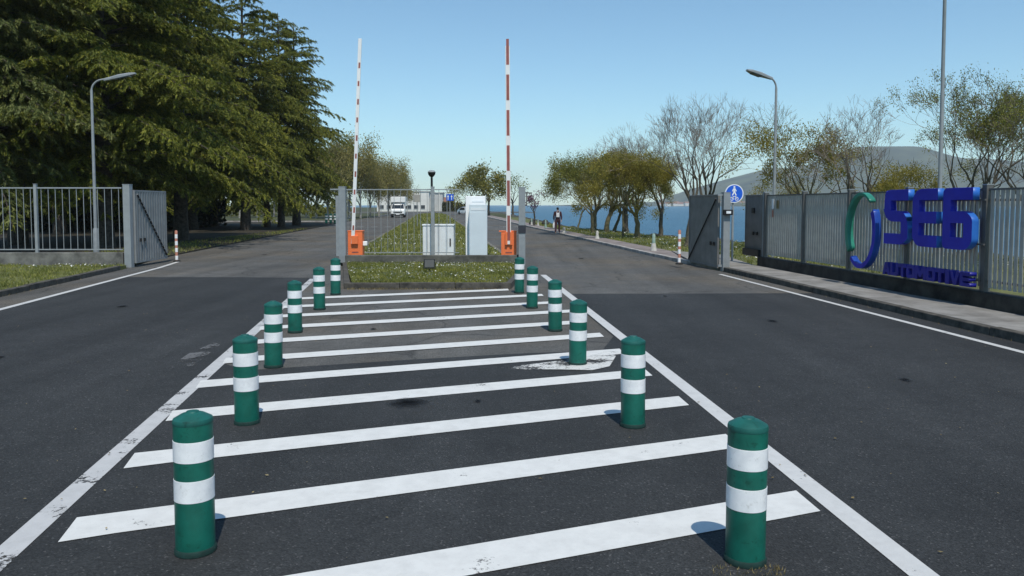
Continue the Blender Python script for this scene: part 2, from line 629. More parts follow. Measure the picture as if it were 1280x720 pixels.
HD = 2500.0
hp = [(700, 2), (760, 6), (830, 14), (862, 54), (905, 84), (945, 110), (980, 118), (1015, 136), (1040, 168), (1060, 184), (1110, 182), (1135, 160), (1160, 144),
      (1210, 138), (1290, 120), (1400, 140), (1520, 120), (1700, 90)]
hill_mesh('hills', [((p - 640) / FPX * HD, h) for p, h in hp], HD - 500, 1000, 140, 24, M['hill'], 160)
# haze: even air over the whole place
hz = MB().b2((-6600, -400, W_Z - 6), (6600, 6000, 250))
ho = hz.build('haze', [])
hm = D.materials.new('haze_air')
hm.use_nodes = True
hn = hm.node_tree
hn.nodes.remove(hn.nodes['Principled BSDF'])
pv = hn.nodes.new('ShaderNodeVolumePrincipled')
pv.inputs['Color'].default_value = (.92, .98, 1.0, 1)
pv.inputs['Density'].default_value = .00016
pv.inputs['Anisotropy'].default_value = 0
hn.links.new(pv.outputs[0], hn.nodes['Material Output'].inputs['Volume'])
ho.data.materials.append(hm)
tag(ho, 'thin pale haze over the bay', 'haze', kind='stuff')

# ------------------------------------------------------------------ road
LEFT_LINE = lambda Y: -2.06 - .0476 * Y
RIGHT_LINE = lambda Y: 2.305 + .0258 * Y
road = [W(-8.75, -40), W(7.9, -40), W(7.9, 175), (6, 178), (4, 215), (-52, 215), (-40, 180), W(-9.4, 172), W(-9.4, 30), (-11.9, 26.5), (-11.0, 22.4), W(-8.62, 15.7)]
struct(MB().sheet(road, 0), 'road', M['asphalt_old'])
newa = [(W(-7.1, -39)), W(7.85, -39), W(7.85, 16.4), W(RIGHT_LINE(16.4) + .0, 16.3)]
for Y in (14.5, 12.5, 11.0):
    newa.append(W(RIGHT_LINE(Y) - .1, Y))
newa += [W(2.1, 9.9), W(1.2, 9.75), W(-.2, 9.35), W(-1.4, 8.95), W(-2.1, 8.7)]
for Y in (9.2, 12, 15, 18, 19.9):
    newa.append(W(LEFT_LINE(Y) - .02, Y))
newa += [W(-5, 20.05), W(-7.85, 20.1), W(-7.72, 15.7), W(-7.45, 9)]
struct(MB().sheet(newa, .004), 'road_resurfacing', M['asphalt_new'])


def strip(pts, w):
    """flat band of width w along a polyline of (a, Y) points"""
    P = [Vector(W(*p)) for p in pts]
    l, r = [], []
    for i, p in enumerate(P):
        d = (P[min(i + 1, len(P) - 1)] - P[max(i - 1, 0)]).normalized()
        nrm = Vector((-d.y, d.x))
        l.append(p + nrm * w / 2)
        r.append(p - nrm * w / 2)
    return [tuple(q) for q in l] + [tuple(q) for q in reversed(r)]


def line(pts, w, m, z=.008):
    struct(MB().sheet(strip(pts, w), z), 'road_line', M[m])


line([(LEFT_LINE(Y), Y) for Y in (-6, 4, 10, 15, 19.6)], .15, 'paint_dirty')
line([(RIGHT_LINE(Y), Y) for Y in (-6, 4, 10, 15, 20.7)], .15, 'paint_line')
line([(-7.25, -10), (-7.42, 9), (-7.58, 13.8), (-7.78, 18.5), (-7.98, 23.1), (-8.2, 25.4)], .13, 'paint_line')
line([(7.1, -10), (7.29, 9.7), (7.40, 15), (7.52, 20.9)], .11, 'paint_line')
line([(2.52, 26.5), (2.52, 60), (2.52, 110)], .12, 'paint_line')
# hatching bars
for k in range(-2, 11):
    T = 4.265 + 1.302 * k

    def edge(aa, T):
        # Y on the bar's edge where the road coordinate is aa:  Y = T + .40 * X, X = aa - SK*Y
        return (T + .40 * aa) / (1 + .40 * SK)
    wd_ = .355
    yl = edge(-2.3, T)
    aL = max(-1.68 - .0925 * yl, LEFT_LINE(yl) + .02)
    aR = 2.27 + .008 * T if k < 8 else 2.2
    cut = 17.05
    if k == 10:
        aR = 1.6
    n = 14
    top = [(aL + (aR - aL) * i / n) for i in range(n + 1)]
    pt = [W(q, edge(q, T)) for q in top]
    sh = -.09
    pb = [W(q + (.05 if i == 0 else (-.01 if i == n else 0)), edge(q, T - wd_)) for i, q in enumerate(top)]
    struct(MB().sheet(pt + list(reversed(pb)), .009), 'hatching_bar', M['paint'])
# the remains of old arrows
poly = [G(*p) for p in [(622, 461), (660, 457), (700, 452), (726, 448), (760, 440), (770, 446), (762, 459), (740, 464), (700, 463), (660, 463)]]
struct(MB().sheet(poly, .0125), 'worn_marking', M['paint_worn'])
poly = [G(*p) for p in [(210, 461), (236, 443), (268, 429), (275, 432), (254, 449), (240, 459)]]
struct(MB().sheet(poly, .0125), 'worn_marking', M['paint_ghost'])
# dark drip stain
gx, gy = G(509, 505)
st = MB().lathe([(0, 0), (.7, 0)], 24)
s_o = struct(st, 'oil_stain', M['stain'], loc=(gx, gy, .0135))
s_o.scale = (.55, .55, 1)
s_o.visible_shadow = True
for q, (aa, Y, r) in enumerate(((4.9, 8.2, .16), (5.3, 12.4, .22), (4.6, 15.8, .14), (-5.2, 9.4, .18), (-5.6, 14.2, .24), (.4, 7.3, .10), (-.9, 11.6, .14), (5.0, 27.0, .3), (-6.2, 29.0, .3))):
    x, y = W(aa, Y)
    o = struct(MB().lathe([(0, 0), (.7, 0)], 24), 'oil_stain', M['stain'], loc=(x, y, .0155))
    o.scale = (r, r * 1.8, 1)
    o.rotation_euler = (0, 0, TH)
# bars of an old crossing far down both lanes
for a0, a1 in ((-9.0, -3.2), (2.9, 7.4)):
    n = int((a1 - a0) / 1.0)
    for i in range(n):
        q = a0 + (i + .5) * (a1 - a0) / n
        line([(q - .27, 66.0), (q + .27, 66.0)], .35, 'paint_line')


# kerbs and pavements
def kerb(pts, w, h, m, z0=-.02, seg=1.0, name='kerb'):
    """kerb stones laid end to end along (a, Y) points; the band is to the left of the walking direction"""
    P = [Vector(W(*p)) for p in pts]
    mb = MB()
    for p, q in zip(P[:-1], P[1:]):
        L = (q - p).length
        n = max(1, int(L / seg))
        d = (q - p) / n
        u = d.normalized()
        nr = Vector((-u.y, u.x)) * w
        for i in range(n):
            a = p + d * i + u * .006
            b = p + d * (i + 1) - u * .006
            jit = random.uniform(-.006, .006)
            mb.prism([tuple(a), tuple(b), tuple(b + nr), tuple(a + nr)], z0, h + jit)
    return struct(mb, name, M[m], bev=.012)


kerb([(7.96, 21.9), (7.76, 10), (7.74, -30)], .15, .12, 'kerb_dark', name='kerb')
kerb([(7.72, 160), (7.70, 90), (7.72, 60), (7.74, 30), (7.8, 24.5)], .16, .11, 'kerb_pale', name='kerb')
pv_near = [W(7.90, -30), W(9.16, -30), W(9.16, 22.6), W(8.12, 21.9), W(7.915, 10)]
struct(MB().prism(pv_near, -.03, .112), 'pavement', M['pavement'])
pv_mid = [W(8.12, 21.96), W(9.16, 22.66), (7.25, 27.5), W(8.95, 30), W(7.94, 24.5)]
struct(MB().prism(pv_mid, -.03, .106), 'pavement', M['pavement'])
pv_far = [W(7.905, 25.0), W(8.94, 30.05), W(8.85, 60), W(9.2, 90), W(9.6, 160), W(7.89, 160)]
struct(MB().prism(pv_far, -.03, .095), 'pavement', M['pavement_red'])
verge_r = [W(9.0, 30.0), (7.3, 27.55), (7.05, 22.7), W(9.46, 22.6), W(9.46, -40), (40, -40), (33.5, -10), (21.6, 14), (16.9, 26.4), (11.1, 37), (8.3, 45), (4.1, 65), (1.3, 113), W(9.62, 110), W(9.22, 90), W(8.87, 60)]
struct(MB().prism(verge_r, -.03, .06), 'grass_verge', M['soil_grass'])
# left verge in front of the wall
kerb([(-8.65, -30), (-8.62, 8), (-8.62, 15.7), (-8.70, 19.5), (-8.84, 22.4)], .14, .12, 'kerb_dark', name='kerb')
verge_l = [W(-8.77, -30), W(-8.765, 15.7), W(-8.85, 19.5), (-11.17, 22.4), (-11.17, 23.0), (-45, 23.0), (-45, -30)]
struct(MB().prism(verge_l, -.03, .085), 'grass_verge', M['soil_grass'])
# ground under the cedars
wood_floor = [(-11.95, 26.6), W(-9.5, 31), W(-9.5, 92), (-30, 92), (-60, 80), (-60, 23.5), (-11.3, 23.5)]
struct(MB().prism(wood_floor, -.03, .03), 'grass_verge', M['needle_litter'])
# traffic island and the grass strip behind it
isl = [(-3.66, 17.25), (-.02, 17.25), W(2.30, 20.5), W(2.52, 23.4), W(-2.70, 23.4), W(-2.35, 20.5)]
kp = [(x + SK * y, y) for x, y in isl]
kerb([kp[0], kp[1], kp[2], kp[3]], .13, .135, 'kerb_dark', name='kerb')
kerb([kp[4], kp[5], kp[0]], .13, .135, 'kerb_dark', name='kerb')
inn = [(-3.50, 17.39), (-.13, 17.39), W(2.17, 20.5), W(2.38, 23.4), W(-2.56, 23.4), W(-2.21, 20.5)]
struct(MB().prism(inn, -.03, .11), 'traffic_island', M['soil_grass'])
med = [W(-2.86, 23.75), W(2.34, 23.75), W(2.36, 60), W(2.2, 140), W(1.0, 158), W(-1.5, 160), W(-2.9, 140), W(-2.86, 60)]
kerb([(2.52, 23.75), (2.52, 60), (2.36, 140)][::-1][::-1], .15, .12, 'kerb', name='kerb', seg=2.0)
kerb([(-3.05, 140), (-3.02, 60), (-3.02, 23.75)], .15, .12, 'kerb', name='kerb', seg=2.0)
struct(MB().prism(med, -.03, .10), 'traffic_island', M['soil_grass'])


# ------------------------------------------------------------------ grass and flowers
def inside(poly, x, y):
    n = len(poly)
    c = np.zeros(len(x), bool)
    for i in range(n):
        x0, y0 = poly[i]
        x1, y1 = poly[(i + 1) % n]
        if y0 == y1:
            continue
        hit = ((y0 > y) != (y1 > y)) & (x < (x1 - x0) * (y - y0) / (y1 - y0) + x0)
        c ^= hit
    return c


def scatter(poly, n, bbox=None):
    xs = [p[0] for p in poly]
    ys = [p[1] for p in poly]
    bb = bbox or (min(xs), max(xs), min(ys), max(ys))
    X = NP.uniform(bb[0], bb[1], n)
    Y = NP.uniform(bb[2], bb[3], n)
    k = inside(poly, X, Y)
    return X[k], Y[k]


def grass(poly, n, z, h, w, bbox=None, m='blade', name='grass', label=None):
    X, Y = scatter(poly, n, bbox)
    cl = .65 + .5 * np.sin(X * 2.1 + np.sin(Y * 1.7) * 2) * np.sin(Y * 2.6 + X)
    k = NP.uniform(0, 1.1, len(X)) < cl
    X, Y, cl = X[k], Y[k], cl[k]
    n = len(X)
    a = NP.uniform(0, 2 * PI, n)
    ww = w * NP.uniform(.5, 1.2, n)
    hh = h * NP.uniform(.4, 1.2, n) * (.6 + .5 * cl)
    lx, ly = NP.normal(0, .5, n) * hh, NP.normal(0, .5, n) * hh
    v = np.zeros((n, 3, 3))
    v[:, 0] = np.stack([X - np.cos(a) * ww, Y - np.sin(a) * ww, np.full(n, z - .005)], 1)
    v[:, 1] = np.stack([X + np.cos(a) * ww, Y + np.sin(a) * ww, np.full(n, z - .005)], 1)
    v[:, 2] = np.stack([X + lx, Y + ly, z + hh], 1)
    return tag(np_mesh(name, v.reshape(-1, 3), 3, M[m]), label or 'short spring grass', 'grass', kind='stuff')


def daisies(poly, n, z, r, bbox=None, label=None, patchy=.2):
    X, Y = scatter(poly, n, bbox)
    k = np.sin(X * 1.3 + 1) * np.sin(Y * 1.9) + NP.normal(0, .5, len(X)) > patchy
    X, Y = X[k], Y[k]
    n = len(X)
    v = np.zeros((n, 6, 3))
    rr = r * NP.uniform(.6, 1.2, n)
    tx, ty = NP.normal(0, .35, n), NP.normal(0, .35, n) - .3
    zz = z + NP.uniform(0, .03, n)
    for q in range(6):
        dx, dy = np.cos(q * PI / 3) * rr, np.sin(q * PI / 3) * rr
        v[:, q] = np.stack([X + dx, Y + dy, zz + dx * tx - dy * ty * -1.0], 1)
    return tag(np_mesh('daisies', v.reshape(-1, 3), 6, M['daisy']), label or 'white daisies in the grass', 'daisies', kind='stuff')


grass(inn, 46000, .11, .075, .010, label='short yellowish grass on the traffic island')
daisies(inn, 4200, .15, .016, label='white daisies in the grass of the traffic island', patchy=0)
grass(verge_l, 70000, .085, .085, .011, bbox=(-24, -10, 13, 23), label='short grass in front of the low wall')
daisies([(-24, 21.0), (-11.4, 21.4), (-11.4, 22.9), (-24, 22.9)], 900, .13, .020, label='white daisies along the foot of the low wall', patchy=-.2)
grass(med, 60000, .10, .14, .022, bbox=(-12, 0, 23.8, 70), label='grass on the long strip between the lanes')
grass(med, 16000, .10, .22, .06, bbox=(-20, -3, 70, 160), label='far grass on the strip between the lanes')
daisies(med, 4200, .19, .024, bbox=(-8, 0, 23.8, 45), label='white daisies behind the island wall')
grass(verge_r, 100000, .06, .12, .020, bbox=(2, 20, 20, 75), label='grass along the shore')
daisies(verge_r, 9000, .15, .032, bbox=(3, 18, 20, 60), label='white daisies in the grass along the shore')
grass(wood_floor, 16000, .03, .10, .018, bbox=(-16, -10, 24, 60), label='sparse grass at the edge of the cedar wood')
X, Y = G(945, 716)
grass([(X - .22, Y - .06), (X + .14, Y - .06), (X + .14, Y + .07), (X - .22, Y + .07)], 260, .004, .022, .004, m='dry_grass', name='dry_grass', label='dry grass caught at the foot of the nearest bollard')
grass([W(-8.6, 8), W(-8.5, 8), W(-8.55, 19.5), W(-8.65, 19.5)], 2600, .003, .05, .006, m='dry_grass', name='dry_grass', label='dry weeds in the gutter by the left kerb')
grass([(-.2, 17.1), (-3.6, 17.1), (-3.6, 17.24), (-.2, 17.24)], 900, .003, .045, .006, m='dry_grass', name='dry_grass', label='dry weeds at the foot of the island kerb')
grass([W(7.64, 6), W(7.77, 6), W(7.77, 21.5), W(7.7, 21.5)], 2600, .004, .04, .006, m='dry_grass', name='dry_grass', label='dry weeds in the gutter by the right kerb')
# leaf litter / grit on the asphalt
gr = [W(-8, 3.5), W(7, 3.5), W(7.5, 22), W(-8.4, 22)]
Xs, Ys = scatter(gr, 520)
v = np.zeros((len(Xs), 4, 3))
rr = NP.uniform(.005, .018, len(Xs))
an = NP.uniform(0, 6.28, len(Xs))
for q in range(4):
    r_ = rr * (1 if q % 2 else .55)
    v[:, q] = np.stack([Xs + np.cos(an + q * PI / 2) * r_, Ys + np.sin(an + q * PI / 2) * r_, .016 + NP.uniform(0, .006, len(Xs))], 1)
tag(np_mesh('leaf_litter', v.reshape(-1, 3), 4, M['dry_grass']), 'tiny dry leaves scattered on the asphalt', 'leaf litter', kind='stuff')


# ------------------------------------------------------------------ green bollards
def make_bollard():
    t = thing('bollard', None, 'bollard', (0, 0, 0))
    MB().lathe([(.097, 0), (.106, .004), (.107, .026), (.101, .034)], 32).build('base_ring', M['bollard_foot'], t, True)
    MB().lathe([(.099, .032), (.0995, .06), (.0995, .688)], 40).build('post', M['bollard_green'], t, True)
    MB().lathe([(.1005, .688), (.1015, .692), (.1015, .704), (.098, .714), (.060, .736), (.034, .744), (.031, .750), (0, .752)], 40).build('cap', M['bollard_cap'], t, True)
    for z0, z1 in ((.288, .402), (.497, .605)):
        MB().lathe([(.0993, z0), (.1012, z0 + .001), (.1012, z1 - .001), (.0993, z1)], 40).build('reflective_band', M['bollard_band'], t, True)
    return t


bol = make_bollard()
BL = [((245, 699), 'green bollard with two white bands, nearest the camera in the left row'),
      ((309, 533), 'green white banded bollard just behind the nearest one of the left row'),
      ((342, 461), 'green banded bollard of the left row beside the old grey arrow mark'),
      ((369, 417), 'green banded bollard of the left row, third from the island kerb'),
      ((399.5, 388), 'green banded bollard of the left row, one before the island kerb'),
      ((419.5, 369), 'green banded bollard at the left corner of the grass island')]
BR = [((931, 712), 'nearest green bollard of the right row, dry grass at its foot'),
      ((791, 537), 'green white banded bollard just behind the nearest one of the right row'),
      ((722, 458), 'green banded bollard standing on the worn white arrow remains'),
      ((694, 415), 'green banded bollard of the right row, just beyond the worn arrow'),
      ((665, 386), 'green banded bollard of the right row, one before the island kerb'),
      ((649, 367), 'green banded bollard at the right corner of the grass island')]
first = True
for row, grp in ((BL, 'green bollards of the left row'), (BR, 'green bollards of the right row')):
    for (px, py), lab in row:
        x, y = G(px, py)
        d = math.hypot(x, y)
        x, y = x * (1 + .1 / d), y * (1 + .1 / d)
        o = bol if first else copy_tree(bol)
        first = False
        o.location = (x, y, .002)
        o.rotation_euler = (math.radians(random.uniform(-.8, .8)), math.radians(random.uniform(-.8, .8)), random.uniform(0, 6))
        tag(o, lab, 'bollard', 'green bollards beside the hatching')


# slim red and white marker posts
def make_marker():
    t = thing('marker_post', None, 'post')
    MB().lathe([(.11, 0), (.11, .03), (.06, .05)], 16).build('base', M['black_soft'], t, True)
    MB().lathe([(.043, .045), (.043, .98), (.033, 1.0), (0, 1.01)], 16).build('post', M['red_faded'], t, True)
    for z in (.06, .31, .53, .75):
        MB().lathe([(.0434, z), (.0452, z + .002), (.0452, z + .13), (.0434, z + .132)], 16).build('reflective_band', M['box_white'], t, True)
    return t


mk = make_marker()
x, y = G(221, 327)
mk.location = (x, y, 0)
tag(mk, 'slim red and white striped post beside the left gate leaf', None, 'red and white marker posts')
x, y = G(849, 330, .1)
copy_thing(mk, (x, y, .09), .5, 'slim red and white striped post beside the dark right gate leaf', (1, 1, 1.0))


# ------------------------------------------------------------------ low walls
def wall(name, label, poly, z0, z1, m):
    o = MB().prism(poly, z0, z1).build(name, M[m], None, bev=.015)
    return tag(o, label, 'wall')


LW = 23.12
wall('low_wall', 'low grey concrete wall under the left fence', [(-45, LW), (-11.32, LW), (-11.32, LW + .28), (-45, LW + .28)], -.02, .44, 'wall_conc')
wall('low_wall', 'low concrete wall behind the daisies of the traffic island', [W(-2.62, 23.36), W(2.44, 23.36), W(2.44, 23.60), W(-2.62, 23.60)], -.02, .345, 'wall_mossy')
wall('low_wall', 'low black wall under the fence with the blue letters', [W(9.165, -6), W(9.44, -6), W(9.44, 22.55), W(9.165, 22.55)], -.02, .37, 'wall_dark')


# ------------------------------------------------------------------ fences
def fence_bay(mb, L, pitch, bw, bd, z0, z1, rail=.04, mid=None):
    """bars and rails along local X from 0 to L"""
    n = int(L / pitch)
    for i in range(n):
        x = (i + .5) * L / n
        mb.b2((x - bw / 2, -bd / 2, z0), (x + bw / 2, bd / 2, z1))
    return mb


# left fence: posts and bays along -X from the gate post
lf = thing('fence', 'grey barred fence on the low wall at the left', 'fence', (-11.30, LW + .14, .44))
px0 = 0.0
for i in range(13):
    x0 = -.02 - i * 2.57
    mb = fence_bay(MB(), 2.46, .2, .014, .014, .10, 1.86)
    mb.build('bar_panel', M['fence_pale'], lf, loc=(x0 - 2.50, 0, 0))
    MB().b2((x0 - 2.52, -.022, 1.862), (x0 - .05, .022, 1.90)).b2((x0 - 2.52, -.022, .07), (x0 - .05, .022, .10)).each('rail', M['fence_pale'], lf)
    MB().b2((x0 - 2.60, -.045, -.012), (x0 - 2.522, .045, 1.99)).b2((x0 - 2.61, -.055, 1.992), (x0 - 2.512, .055, 2.002)).build('post', M['fence_pale'], lf, bev=.004)


def gate_post(name, label, loc, w, h, m, rz=0):
    t = thing(name, label, 'post', loc, rz)
    MB().b2((-w / 2, -w / 2, 0), (w / 2, w / 2, h)).build('post', M[m], t, bev=.006)
    MB().b2((-w / 2 - .006, -w / 2 - .006, h + .002), (w / 2 + .006, w / 2 + .006, h + .018)).build('cap', M[m], t)
    return t


gp1 = gate_post('gate_post', 'pale grey square gate post at the end of the left fence', (-11.17, 23.2, 0), .20, 2.41, 'fence_pale')
x, y = XA(907, 21.95), 21.95
gp2 = gate_post('gate_post', 'pale grey gate post with a small black box, beside the dark gate leaf', (x, y, 0), .19, 2.16, 'galv', TH)
cb = MB().b2((-.13, -.20, 1.55), (.13, -.105, 1.70)).build('intercom', M['black'], gp2, bev=.01)
MB().b2((-.06, -.206, 1.59), (.07, -.201, 1.66)).build('screen', M['cabinet'], cb)
MB().b2((-.24, -.03, 2.08), (-.10, .03, 2.12)).build('hinge', M['galv'], gp2)
MB().b2((-.20, -.03, .12), (-.10, .03, .18)).build('hinge', M['galv'], gp2)
gp3 = gate_post('gate_post', 'grey square post at the left end of the island fence', (XA(428.5, 23.85), 23.85, 0), .20, 2.36, 'galv')
MB().b2((-.36, -.02, 2.27), (-.102, .02, 2.31)).build('arm', M['galv'], gp3)
MB().b2((-.20, -.03, .3), (-.102, .03, 2.1)).build('hinge_bar', M['galv'], gp3)
gp4 = gate_post('gate_post', 'grey square post with a dark band at the right end of the island fence', (XA(652.5, 23.9), 23.9, 0), .20, 2.34, 'galv')
MB().b2((.102, -.02, 2.16), (.19, .02, 2.21)).b2((.12, -.02, 1.86), (.15, .02, 2.159)).b2((.19, -.03, 2.17), (.30, .03, 2.20)).build('arm', M['post_dark'], gp4)
MB().b2((-.108, -.115, .98), (.108, -.101, 1.22)).b2((-.112, -.1, .98), (-.101, .1, 1.22)).b2((.101, -.1, .98), (.112, .1, 1.22)).build('band', M['band_dark'], gp4)

# island fence, thin bars in front of the cabinets
fx0, fx1 = XA(428.5, 23.85) + .11, XA(652.5, 23.9) - .11
FY = 25.15
fx0, fx1 = XA(431, FY), XA(574, FY)
fl = thing('fence', 'thin barred fence across the grass island in front of the pale grey cabinet', 'fence', (fx0, FY, .10))
L = fx1 - fx0
cx = XA(541, FY) - fx0
for a, b in ((0, cx - .07), (cx + .07, L)):
    mb = fence_bay(MB(), b - a, .2, .013, .013, .235, 2.19)
    mb.build('bar_panel', M['galv'], fl, loc=(a, 0, 0))
    MB().b2((a, -.016, 2.192), (b, .016, 2.225)).b2((a, -.016, .205), (b, .016, .233)).each('rail', M['fence_pale'], fl)
MB().b2((cx - .055, -.055, -.012), (cx + .055, .055, 2.29)).b2((cx - .061, -.061, 2.292), (cx + .061, .061, 2.305)).build('post', M['galv'], fl, bev=.004)

# long right fence on the black wall
RA = 9.30
rf = thing('fence', 'dense grey barred fence on the black wall behind the blue letters', 'fence', W(RA, 22.35) + (.37,), -PI / 2 + TH)
ys = [22.3, 20.0, 17.8, 15.6, 13.4, 11.2, 9.0, 6.8, 4.6, 2.4, .2]
sc = math.hypot(1, SK)
for i, (ya, yb) in enumerate(zip(ys[:-1], ys[1:])):
    xa, xb = (22.35 - ya) * sc, (22.35 - yb) * sc
    mb = fence_bay(MB(), xb - xa - .14, .115, .055, .03, .07, 1.70)
    mb.build('bar_panel', M['fence_grey'], rf, loc=(xa + .07, 0, 0))
    MB().b2((xa + .055, -.02, 1.702), (xb - .055, .02, 1.735)).b2((xa + .055, .017, .16), (xb - .055, .035, .20)).b2((xa + .055, .017, 1.52), (xb - .055, .035, 1.56)).each('rail', M['post_dark'], rf)
    w = .11 if ya == 13.4 else .085
    MB().b2((xa - w / 2, -.06, -.012), (xa + w / 2, .06, 1.79)).build('post', M['post_dark'], rf, bev=.004)
    MB().b2((xa - w / 2 - .004, -.064, 1.792), (xa + w / 2 + .004, .064, 1.81)).build('post_cap', M['galv'], rf)
# hanging lock and little warning plate at the far end
MB().b2((.50, -.045, 1.35), (.62, -.035, 1.62)).build('plate', M['sign_white'], rf)
MB().b2((.52, -.046, 1.12), (.60, -.036, 1.31)).build('plate', M['red_faded'], rf)
MB().b2((.80, -.046, 1.36), (.92, -.036, 1.58)).build('plate', M['dry_grass'], rf)


# ------------------------------------------------------------------ gate leaves
def gate_leaf(label, hinge, tip, z0, z1, m, ribs, side, brace=True, dashed=False):
    """steel leaf standing open from hinge to tip; side = +1 / -1: which face carries ribs and brace"""
    hx, hy = hinge
    dx, dy = tip[0] - hx, tip[1] - hy
    Ln = math.hypot(dx, dy)
    t = thing('gate_leaf', label, 'gate', (hx, hy, z0), math.atan2(dy, dx))
    H = z1 - z0
    mb = MB()
    mb.b2((.05, -.012, .05), (Ln - .05, .012, H - .05))
    if ribs:
        n = int(Ln / ribs)
        for i in range(n):
            x = .06 + (i + .5) * (Ln - .12) / n
            mb.b2((x - ribs * .28, side * .013 if side > 0 else -.030, .052), (x + ribs * .28, .030 if side > 0 else -.013, H - .052))
    mb.build('sheet', M[m], t)
    MB().b2((0, -.03, 0), (.048, .03, H)).b2((Ln - .048, -.03, 0), (Ln, .03, H)).b2((.05, -.03, 0), (Ln - .05, .03, .048)).b2((.05, -.03, H - .048), (Ln - .05, .03, H)).build('frame', M[m], t, bev=.004)
    if brace:
        a, b = Vector((.12, side * .05, H - .12)), Vector((Ln - .08, side * .05, .10))
        if dashed:
            mb = MB()
            n = 17
            for i in range(n):
                p, q = a.lerp(b, (i + .1) / n), a.lerp(b, (i + .82) / n)
                mb.tube([p, q], .026, 6)
            mb.build('brace', M['black'], t)
            MB().tube([a, b], .016, 6).build('brace_rod', M['galv'], t)
        else:
            MB().tube([a, b], .022, 6).build('brace', M['black'], t)
    MB().b2((.25, side * .031 if side > 0 else -.06, .62), (.33, .06 if side > 0 else -.031, .72)).b2((.50, side * .031 if side > 0 else -.06, .62), (.60, .06 if side > 0 else -.031, .72)).build('latch', M['black'], t)
    return t


gate_leaf('grey ribbed gate leaf with a dashed diagonal brace standing open at the left lane', (-11.05, 23.32), (XA(207.5, 25.5), 25.5), .12, 2.26, 'leaf_grey', .17, -1, True, True)
gx, gy = 5.74, 22.1
gate_leaf('dark sheet metal gate leaf with a diagonal brace standing open at the right lane', (gx, gy), (XA(862, 24.7), 24.7), .07, 2.12, 'gate_sheet', 0, 1)
px_, py_ = W(RA - .02, 22.5)
qx_, qy_ = W(RA - .02, 23.7)
g2 = gate_leaf('narrow dark gate leaf at the far end of the right fence', (px_, py_), (qx_, qy_), .34, 2.12, 'gate_sheet', 0, 1, False)
MB().b2((.02, .031, .02), (1.15, .12, .22)).build('lower_box', M['black'], g2)
MB().b2((.50, .031, 1.25), (.66, .06, 1.40)).build('handle', M['black'], g2)
gate_post('gate_post', 'slim steel post between the narrow dark gate and the right fence', W(RA, 22.43) + (-.02,), .09, 2.20, 'galv', TH)


# ------------------------------------------------------------------ sign with the blue letters
def curve_part(name, splines, ext, m, parent, bev=.004, edge=None):
    cu = D.curves.new(name, 'CURVE')
    cu.dimensions = '2D'
    cu.fill_mode = 'BOTH'
    cu.extrude = ext
    cu.bevel_depth = bev
    cu.bevel_resolution = 1
    for pts in splines:
        s = cu.splines.new('POLY')
        s.points.add(len(pts) - 1)
        for q, p in zip(s.points, pts):
            q.co = (p[0], p[1], 0, 1)
        s.use_cyclic_u = True
    o = D.objects.new(name, cu)
    COL.objects.link(o)
    dg = bpy.context.evaluated_depsgraph_get()
    me = D.meshes.new_from_object(o.evaluated_get(dg))
    D.objects.remove(o)
    me.transform(Matrix.Rotation(PI / 2, 4, 'X'))
    me.materials.clear()
    for mm in (m if isinstance(m, (list, tuple)) else [m]):
        me.materials.append(mm)
    if isinstance(m, (list, tuple)):
        for p in me.polygons:
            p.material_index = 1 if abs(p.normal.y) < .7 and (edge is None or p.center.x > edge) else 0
    return link(name, me, parent)


def fillet(pts, r=None):
    """polygon with rounded corners; every point may carry its own radius"""
    out = []
    n = len(pts)
    for i in range(n):
        p = Vector(pts[i][:2])
        rr = pts[i][2] if len(pts[i]) > 2 else 0
        if rr <= 0:
            out.append(tuple(p))
            continue
        a = Vector(pts[i - 1][:2])
        b = Vector(pts[(i + 1) % n][:2])
        u, v_ = (a - p).normalized(), (b - p).normalized()
        s, e = p + u * rr, p + v_ * rr
        for k in range(7):
            t = k / 6
            q = s * (1 - t) ** 2 + p * 2 * t * (1 - t) + e * t * t
            out.append(tuple(q))
    return out


SGN = 9.10
sx, sy = W(SGN, 18.0)
sgn = thing('letter_sign', 'large blue letter sign with a green and blue ring mounted on the fence', 'sign', (sx, sy, 0), -PI / 2 + TH)


def U(px):
    """photo column -> distance along the sign"""
    Y = FPX * SGN / (px - 640 + FPX * SK)
    return (18.0 - Y) * sc


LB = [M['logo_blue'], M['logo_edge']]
zt, zb = 2.12, 1.06
H = zt - zb
s_ = .205


def place(pts, u0, u1):
    w = u1 - u0
    return [(u0 + p[0] * w, zb + p[1] * H) + ((p[2] * .9,) if len(p) > 2 else ()) for p in pts]


# S, E and G as block letters of one stroke width
hs = s_ * .93
Sp = [(0.10, 1, .14), (1, 1), (1, 1 - hs), (.27, 1 - hs, .04), (.27, .61, .04), (.88, .61, .22), (1, .38, .1), (1, .12), (.80, 0, .14), (0, 0), (0, hs), (.73, hs, .05), (.73, .42, .04), (.14, .42, .20), (0, .58, .1), (0, .90, .16)]
Ep = [(.16, 1, .16), (1, 1), (1, 1 - hs), (.26, 1 - hs), (.26, .605), (.96, .605), (.96, .41), (.26, .41), (.26, hs), (1, hs), (1, 0), (.16, 0, .16), (0, .16, .05), (0, .84, .05)]
Go = [(.06, 1, .05), (1, 1), (1, 1 - hs), (.26, 1 - hs), (.26, .62), (.82, .62, .14), (1, .50, .06), (1, .14, .06), (.84, 0, .14), (.06, 0, .05), (0, .06), (0, .94)]
Gi = [(.26, .43), (.72, .43), (.72, hs), (.26, hs)]
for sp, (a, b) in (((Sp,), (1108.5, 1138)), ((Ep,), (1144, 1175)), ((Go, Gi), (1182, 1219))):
    o = curve_part('letter', [fillet(place(q, U(a), U(b))) for q in sp], .058, LB, sgn, edge=U(b) - .17 * (U(b) - U(a)))
